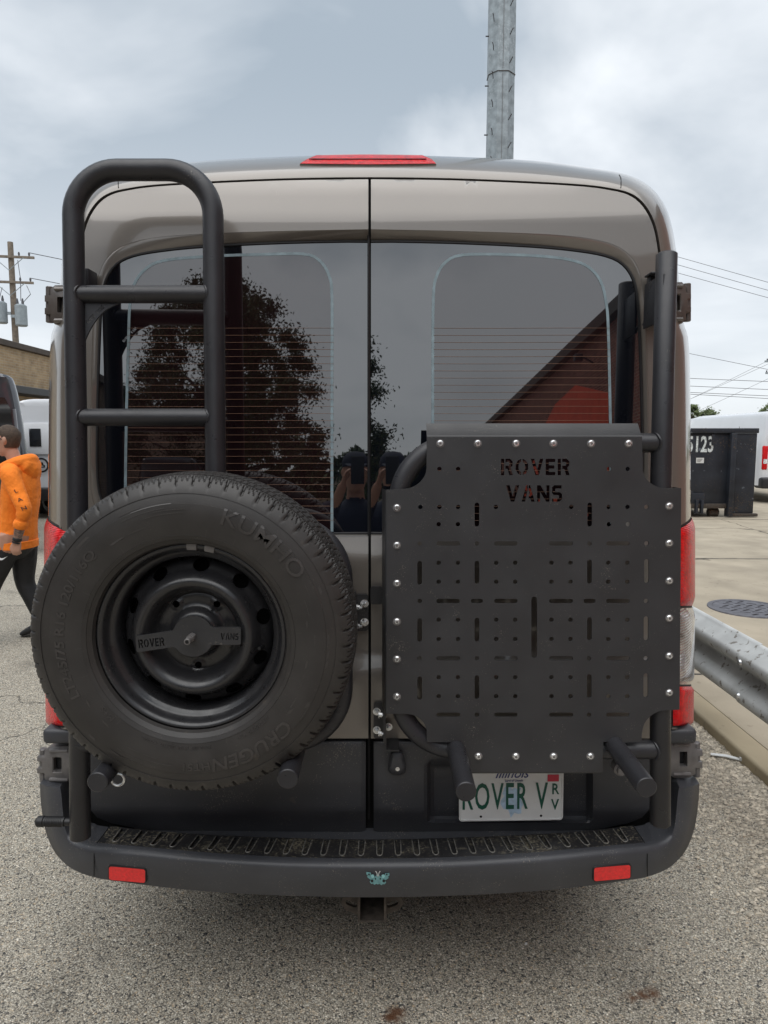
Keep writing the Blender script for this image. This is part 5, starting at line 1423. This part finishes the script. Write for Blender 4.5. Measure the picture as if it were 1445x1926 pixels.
for y, z in ((-18.6, 2.0), (-36, 2.6), (-43, 2.6)):
    w_ = mk('window', box(5.95, 5.98, y, y + 1.3, z, z + 1.6), MT['bg_glass'], RB, smooth=0)
    for a in (0, .62, 1.24):
        mk('window_frame', box(5.93, 5.949, y + a, y + a + .06, z, z + 1.6), MT['plate'], w_, smooth=0)
    for a in (0, .77, 1.54):
        mk('window_frame', box(5.925, 5.929, y, y + 1.3, z + a, z + a + .06), MT['plate'], w_, smooth=0)
lmp = mk('wall_lamp', join(tube([(6.0, -16, 5.5), (5.6, -16, 5.7)], .03, 6), box(5.4, 5.65, -16.12, -15.88, 5.55, 5.75, .03)), MT['bg_black'], RB)
BB = thing('brown_brick_building', 'brown brick building behind the photographer on the left', 'building', (-11, -30, 0))
mk('wall', box(-19, -8.4, -46, 3.5, 0, 5.4), MT['brownbrick'], BB, smooth=0)  # carried forward past the camera, unseen, to darken reflections in the left flank
mk('roof_edge', box(-19.1, -8.25, -46.1, 3.6, 5.41, 5.65), MT['roofing'], BB, smooth=0)
FB = thing('low_building', 'long low pale building far behind the photographer', 'building', (4, -58, 0))
mk('wall', box(-14, 6, -62, -56, 0, 3.6), MT['concrete'], FB, smooth=0)
mk('roof', box(-14.3, 6.3, -62.3, -55.7, 3.61, 4.1), MT['bg_black'], FB, smooth=0)
bg_van('dark van with a white slanted corner parked behind the photographer', -5.0, -15.5, 0, 2.75, 2.0, 5.4, 'dark_paint', rear_glass=False, dirn=-1)

# ---- people
def ell(c, ax, up, ra, rb, n=14):
    t = Vector(ax).normalized(); u = Vector(up); u = (u - t * u.dot(t)).normalized(); v = t.cross(u)
    return [Vector(c) + u * ra * math.cos(2 * math.pi * k / n) + v * rb * math.sin(2 * math.pi * k / n) for k in range(n)]
def limb(pts, radii, up=(0, 1, 0), n=14):      # radii: r or (r_up, r_side)
    pts = [Vector(p) for p in pts]; rg = []
    k = 4
    P3 = crom(pts, k); RR = crom([(r, r) if not isinstance(r, tuple) else r for r in radii], k)
    P3 = [Vector(p) for p in P3]
    for i, p in enumerate(P3):
        t = P3[min(i + 1, len(P3) - 1)] - P3[max(i - 1, 0)]
        rg.append(ell(p, t, up, RR[i][0], RR[i][1], n))
    first = [P3[0] + (q - P3[0]) * .45 - (P3[1] - P3[0]).normalized() * RR[0][0] * .5 for q in rg[0]]
    last = [P3[-1] + (q - P3[-1]) * .45 + (P3[-1] - P3[-2]).normalized() * RR[-1][0] * .5 for q in rg[-1]]
    return loft([first] + rg + [last], True, True, True)
def fuse(vf, vox):
    me = bpy.data.meshes.new('f'); me.from_pydata([tuple(v) for v in vf[0]], [], vf[1]); me.update()
    bm = bmesh.new(); bm.from_mesh(me); bmesh.ops.recalc_face_normals(bm, faces=bm.faces); bm.to_mesh(me); bm.free()
    ob = bpy.data.objects.new('f', me); COL.objects.link(ob)
    m = ob.modifiers.new('r', 'REMESH'); m.mode = 'VOXEL'; m.voxel_size = vox; m.use_smooth_shade = True
    s = ob.modifiers.new('s', 'SMOOTH'); s.factor = .5; s.iterations = 3
    bpy.context.view_layer.update()
    e = ob.evaluated_get(bpy.context.evaluated_depsgraph_get()).to_mesh()
    V = [v.co.copy() for v in e.vertices]; F = [tuple(p.vertices) for p in e.polygons]
    bpy.data.objects.remove(ob); bpy.data.meshes.remove(me)
    return V, F
def hand(w, tip, side, palm_n, curl=.5, s=1.0):
    """palm from wrist w toward tip; side = direction of the thumb edge; palm_n = direction the palm faces"""
    w, tip = Vector(w), Vector(tip); d = (tip - w).normalized(); sd = Vector(side).normalized(); pn = Vector(palm_n).normalized()
    out = [limb([w - d * .02, w + d * .03 * s, w + d * .085 * s], [(.024 * s, .020 * s), (.038 * s, .018 * s), (.041 * s, .014 * s)], sd, 12)]
    for i, (o, ln) in enumerate(((.030, .070), (.010, .079), (-.011, .073), (-.031, .057))):
        b = w + d * .080 * s + sd * o * s
        c1 = b + d * ln * .45 * s + pn * ln * .25 * curl * s
        c2 = c1 + d * ln * .22 * s * (1 - curl * .6) + pn * ln * .32 * curl * s
        out.append(limb([b, c1, c2], [.0095 * s, .0088 * s, .0075 * s], sd, 8))
    b = w + d * .028 * s + sd * .030 * s
    out.append(limb([b, b + d * .035 * s + sd * .022 * s + pn * .012, b + d * .065 * s + sd * .020 * s + pn * .026], [.0125 * s, .0110 * s, .0085 * s], pn, 8))
    return out
def head(c, fwd, s=1.0):
    c, f = Vector(c), Vector(fwd).normalized(); up = Vector((0, 0, 1)); r = f.cross(up)
    rings = []
    for z, fr, bk, w_ in ((-.125, .060, -.015, .030), (-.108, .085, .0, .048), (-.08, .090, .045, .060), (-.04, .094, .075, .069), (0, .097, .090, .074), (.04, .096, .096, .076), (.075, .084, .088, .068), (.10, .058, .062, .050), (.115, .02, .025, .02)):
        o = []
        for k in range(18):
            t = 2 * math.pi * k / 18; a = math.cos(t)
            o.append(c + up * z * s + f * (a * (fr if a > 0 else bk)) * s + r * math.sin(t) * w_ * s)
        rings.append(o)
    parts = [loft(rings, True, True, True)]
    parts.append(limb([c + f * .090 * s + up * .018 * s, c + f * .108 * s - up * .012 * s, c + f * .112 * s - up * .03 * s, c + f * .09 * s - up * .04 * s], [.008 * s, .012 * s, .016 * s, .012 * s], r, 8))
    parts.append(limb([c + f * .088 * s - up * .066 * s + r * .02 * s, c + f * .097 * s - up * .066 * s, c + f * .088 * s - up * .066 * s - r * .02 * s], [.006, .009, .006], up, 6))
    for q in (-1, 1):
        parts.append(limb([c + r * q * .074 * s - f * .008 * s - up * .03 * s, c + r * q * .086 * s - f * .014 * s, c + r * q * .080 * s - f * .012 * s + up * .028 * s], [(.010 * s, .008 * s), (.018 * s, .008 * s), (.012 * s, .006 * s)], f, 8))
        parts.append(limb([c + f * .078 * s + r * q * .022 * s + up * .022 * s, c + f * .078 * s + r * q * .05 * s + up * .020 * s], [.010 * s, .008 * s], up, 6))
    return parts
def paint_faces(V, F, rule):
    return [rule((V[f[0]] + V[f[len(f) // 2]]) * .5) for f in F]
MT['hoodie'] = M('orange_fleece', (.95, .235, .018), .85, var=(9, .10), bump=(11, .8, .03))
MT['pants'] = M('black_track_pants', (.012, .012, .014), .65, var=(8, .2), bump=(16, .6, .015))
MT['skin'] = M('skin', (.48, .26, .18), .5, var=(20, .08))
MT['tattoo'] = M('tattooed_skin', (.22, .135, .10), .5, var=(60, .5), speck=(70, .78, (.07, .06, .06), .8))
MT['hair'] = M('short_brown_hair', (.065, .042, .028), .75, var=(60, .35), bump=(300, .6, .003))
MT['shoe'] = M('black_shoe', (.014, .014, .015), .6, var=(20, .3))
MT['sole'] = M('shoe_sole', (.05, .047, .043), .7, var=(20, .3))
MT['navy'] = M('navy_shirt', (.012, .016, .035), .8, var=(8, .2))

GY = 5.62
MAN = thing('person', 'person in an orange hoodie and black track pants walking left', 'person', (-3.06, GY, 0))
hd = Vector((-3.115, GY, 1.665))
bodyp = []
bodyp.append(limb([(-3.09, GY, .78), (-3.085, GY, .88), (-3.06, GY, 1.05), (-3.035, GY, 1.22), (-3.025, GY, 1.38), (-3.045, GY, 1.46)], [(.165, .125), (.185, .140), (.185, .130), (.205, .130), (.19, .115), (.10, .075)], (0, 1, 0), 20))
bodyp.append(limb([(-3.045, GY, 1.42), (-3.075, GY, 1.52), (-3.10, GY, 1.60)], [.066, .056, .055], (0, 1, 0), 12))
bodyp += head(hd, (-1, 0, -.04))
# near (left) arm swings back, far arm forward
sh, el_, wr = Vector((-3.015, GY - .185, 1.405)), Vector((-2.875, GY - .265, 1.13)), Vector((-2.945, GY - .265, .885))
bodyp.append(limb([Vector((-3.03, GY - .10, 1.41)), sh, sh.lerp(el_, .5), el_, el_.lerp(wr, .25)], [.080, .078, .066, .058, .054], (0, 1, 0)))
bodyp.append(limb([el_, el_.lerp(wr, .4), wr], [.045, .044, .030], (0, 1, 0)))
bodyp += hand(wr, wr + Vector((-.03, 0, -.18)), (-1, 0, -.1), (.3, 1, 0), .75)
sh2, el2, wr2 = Vector((-3.04, GY + .185, 1.405)), Vector((-3.14, GY + .25, 1.13)), Vector((-3.34, GY + .22, .98))
bodyp.append(limb([Vector((-3.03, GY + .10, 1.41)), sh2, sh2.lerp(el2, .5), el2, el2.lerp(wr2, .3)], [.085, .085, .075, .065, .060], (0, 1, 0)))
bodyp.append(limb([el2, wr2], [.045, .030], (0, 1, 0)))
bodyp += hand(wr2, wr2 + Vector((-.16, 0, -.06)), (-.2, -.2, 1), (.2, -1, 0), .7)
# legs
hipR, knR, anR = Vector((-3.08, GY + .09, .86)), Vector((-3.09, GY + .09, .48)), Vector((-2.965, GY + .09, .15))
hipL, knL, anL = Vector((-3.11, GY - .09, .86)), Vector((-3.27, GY - .09, .49)), Vector((-3.40, GY - .09, .10))
for h_, k_, a_ in ((hipR, knR, anR), (hipL, knL, anL)):
    bodyp.append(limb([h_ + Vector((0, 0, .05)), h_, h_.lerp(k_, .5), k_, k_.lerp(a_, .4), a_], [.115, .112, .100, .078, .072, .056], (0, 1, 0)))
vf = fuse(join(*bodyp), .0085)
def rule(c):
    if c.z > 1.50 and c.x < -2.9: return 1
    for w_, e_ in ((wr, el_), (wr2, el2)):
        if (c - w_).length < .20:
            d = (w_ - e_).normalized(); t = (c - e_).dot(d); ln = (w_ - e_).length
            if t > ln * .99: return 1
            if t > ln * .55 and (c - e_ - d * t).length < .056: return 3
    if c.z < .795: return 2
    return 0
fm = paint_faces(vf[0], vf[1], rule)
mk('body', vf, [MT['hoodie'], MT['skin'], MT['pants'], MT['tattoo']], MAN, smooth=60, fmat=fm)
# hood lying on the shoulders, hem band, cuffs
hb = []
for k in range(20):
    t = R(-150 + 300 * k / 19)
    hb.append(Vector((-3.045 + .105 * math.cos(t), GY + .125 * math.sin(t), 1.468 + .045 * math.cos(t))))
hood = fuse(join(limb(hb, [.030] + [.048] * 18 + [.030], (0, 0, 1), 10), limb([(-2.95, GY - .09, 1.47), (-2.925, GY, 1.43), (-2.95, GY + .09, 1.47)], [(.06, .05), (.085, .05), (.06, .05)], (0, 0, 1), 12)), .009)
mk('hood', hood, MT['hoodie'], MAN, smooth=60)
mk('hem', loft([[(-3.088 + rx * math.cos(t), GY + ry * math.sin(t), z) for t in [2 * math.pi * k / 28 for k in range(28)]] for rx, ry, z in ((.138, .182, .85), (.152, .196, .845), (.150, .194, .79), (.136, .178, .785))], True), MT['hoodie'], MAN, smooth=60)
d = (wr - el_).normalized()
mk('cuff', limb([el_ + d * .10, el_ + d * .125, el_ + d * .15], [.053, .057, .052], (0, 1, 0)), MT['hoodie'], MAN, smooth=60)
q = wr - d * .02
mk('watch', tube([q, q + d * .028], .0345, 18, bev=.004), MT['dark'], MAN)
mk('wrist_band', tube([q + d * .034, q + d * .044], .034, 18, bev=.002), MT['dark'], MAN)
# hair as a cap that follows the skull
hv = []
for z, fr, bk, w_ in ((-.062, -.035, .078, .066), (-.04, -.02, .088, .074), (0, .0, .100, .080), (.03, .035, .105, .083), (.065, .088, .099, .077), (.095, .072, .076, .060), (.118, .035, .045, .034), (.126, .005, .01, .006)):
    o = []
    for k in range(22):
        t = 2 * math.pi * k / 22; a = math.cos(t)
        o.append(hd + Vector((-(a * fr) if a > 0 else -a * bk, math.sin(t) * w_, z + .004)))
    hv.append(o)
mk('hair', loft(hv, True, True, True), MT['hair'], MAN, smooth=60)
mk('glasses_arm', tube([hd + Vector((-.10, -.072, .02)), hd + Vector((-.04, -.080, .022)), hd + Vector((.0, -.079, .008))], .004, 6), MT['dark'], MAN)
for a_, toe, hz_ in ((anR, (-.94, 0, -.42), .035), (anL, (-.97, 0, .18), .0)):
    t = Vector(toe).normalized(); b = Vector((a_.x, a_.y, a_.z - .045))
    sh_ = fuse(limb([b - t * .075, b - t * .02 + Vector((0, 0, .012)), b + t * .07, b + t * .15, b + t * .195], [(.036, .040), (.042, .052), (.046, .038), (.045, .027), (.032, .018)], (0, 1, 0), 12), .008)
    s1 = mk('shoe', sh_, MT['shoe'], MAN, smooth=60)
    lo = b - Vector((0, 0, .043))
    mk('sole', fuse(limb([lo - t * .08, lo, lo + t * .1 + Vector((0, 0, .008)), lo + t * .19 + Vector((0, 0, .018))], [(.034, .012), (.038, .012), (.044, .012), (.030, .010)], (0, 1, 0), 10), .008), MT['sole'], s1, smooth=60)
# sleeve letters and trouser mark
up_ = (el_ - sh).normalized()
for k, ch in enumerate('LAN'):
    V, F = text_geo(ch, .048, .001)
    o_ = sh.lerp(el_, .52 + k * .24)
    sd_ = Vector((up_.z * -1, 0, up_.x)).normalized()
    o = []
    for x, y, z in V:
        p = o_ + up_ * (-y) * .9 + Vector((.9, 0, .43)).normalized() * x + Vector((.028, 0, .012))
        dl = (p - o_).dot(Vector((.9, 0, .43)).normalized())
        rr_s = .073 - k * .006
        o.append(Vector((p.x, o_.y - math.sqrt(max(.0001, rr_s ** 2 - dl ** 2)) - .004 - z, p.z)))
    mk('sleeve_letter', (o, F), MT['dark'], MAN, smooth=0)
sw = [(0, 0), (.02, -.018), (.045, -.018), (.085, .012), (.05, -.004), (.028, -.004), (.01, .012)]
mk('trouser_mark', patch(sw, [], 1, lambda u, v: (-3.14 + u, GY - .225, .735 + v), .012, grid=False), MT['litter'], MAN, smooth=0)
mk('trouser_stripe', tube([knL + Vector((.055, -.06, -.02)), knL.lerp(anL, .35) + Vector((.055, -.055, 0)), knL.lerp(anL, .65) + Vector((.05, -.05, 0))], .005, 6), MT['litter'], MAN)

MAN.location.x += .05

# the photographer, seen only as a reflection
PH = thing('person', 'person in navy shirt and dark cap holding up a phone, mirrored in the glass', 'person', (.0, -.42, 0))
py_ = -.42
ph_h = Vector((0, py_ + .06, 1.68))
bp2 = [limb([(0, py_, .86), (0, py_, 1.05), (0, py_, 1.28), (0, py_ + .01, 1.42), (0, py_ + .02, 1.50)], [(.17, .12), (.17, .12), (.20, .125), (.18, .11), (.08, .07)], (1, 0, 0), 18),
       limb([(0, py_ + .02, 1.45), (0, py_ + .04, 1.58)], [.062, .056], (1, 0, 0), 12)] + head(ph_h, (0, 1, 0))
for s_ in (-1, 1):
    s0, e0, w0_ = Vector((s_ * .19, py_ + .01, 1.42)), Vector((s_ * .24, py_ + .13, 1.20)), Vector((s_ * .085, py_ + .33, 1.595))
    bp2.append(limb([(s_ * .10, py_, 1.42), s0, s0.lerp(e0, .5), e0], [.08, .078, .062, .052], (0, 1, 0)))
    bp2.append(limb([e0, e0.lerp(w0_, .4), w0_], [.048, .042, .028], (0, 1, 0)))
    bp2 += hand(w0_, w0_ + Vector((-s_ * .04, .03, .16)), (-s_ * .2, -1, .1), (-s_, .1, 0), .7, .82)
    bp2.append(limb([(s_ * .09, py_, .90), (s_ * .095, py_, .85), (s_ * .10, py_ + .01, .48), (s_ * .10, py_, .10), (s_ * .10, py_ + .02, .05)], [.105, .10, .072, .050, .048], (0, 1, 0)))
    bp2.append(limb([(s_ * .10, py_ - .05, .045), (s_ * .105, py_ + .08, .045), (s_ * .11, py_ + .17, .035)], [(.04, .042), (.045, .042), (.035, .03)], (1, 0, 0)))
vf2 = fuse(join(*bp2), .010)
def rule2(c):
    if c.z < .92: return 2
    if c.z > 1.52 and abs(c.x) < .14 and c.y < py_ + .2: return 1
    if c.y > py_ + .30: return 1
    return 0
mk('body', vf2, [MT['navy'], MT['skin'], MT['pants']], PH, smooth=60, fmat=paint_faces(vf2[0], vf2[1], rule2))
cap = [[ph_h + Vector((math.cos(t) * rx, math.sin(t) * ry, z)) for t in [2 * math.pi * k / 24 for k in range(24)]] for rx, ry, z in ((.083, .105, .035), (.086, .108, .06), (.078, .098, .095), (.05, .06, .125), (.01, .01, .133))]
mk('cap', join(loft(cap, True, True, True), limb([ph_h + Vector((0, .08, .05)), ph_h + Vector((0, .17, .035))], [(.07, .008), (.05, .006)], (1, 0, 0))), MT['navy'], PH, smooth=50)
PHN = mk('phone', box(-.039, .039, -.030, -.022, 1.60, 1.762, .004), MT['dark'], loc=(0, -.026, 1.60))
tag(PHN, 'black phone held up by the photographer, mirrored in the window glass', 'phone')
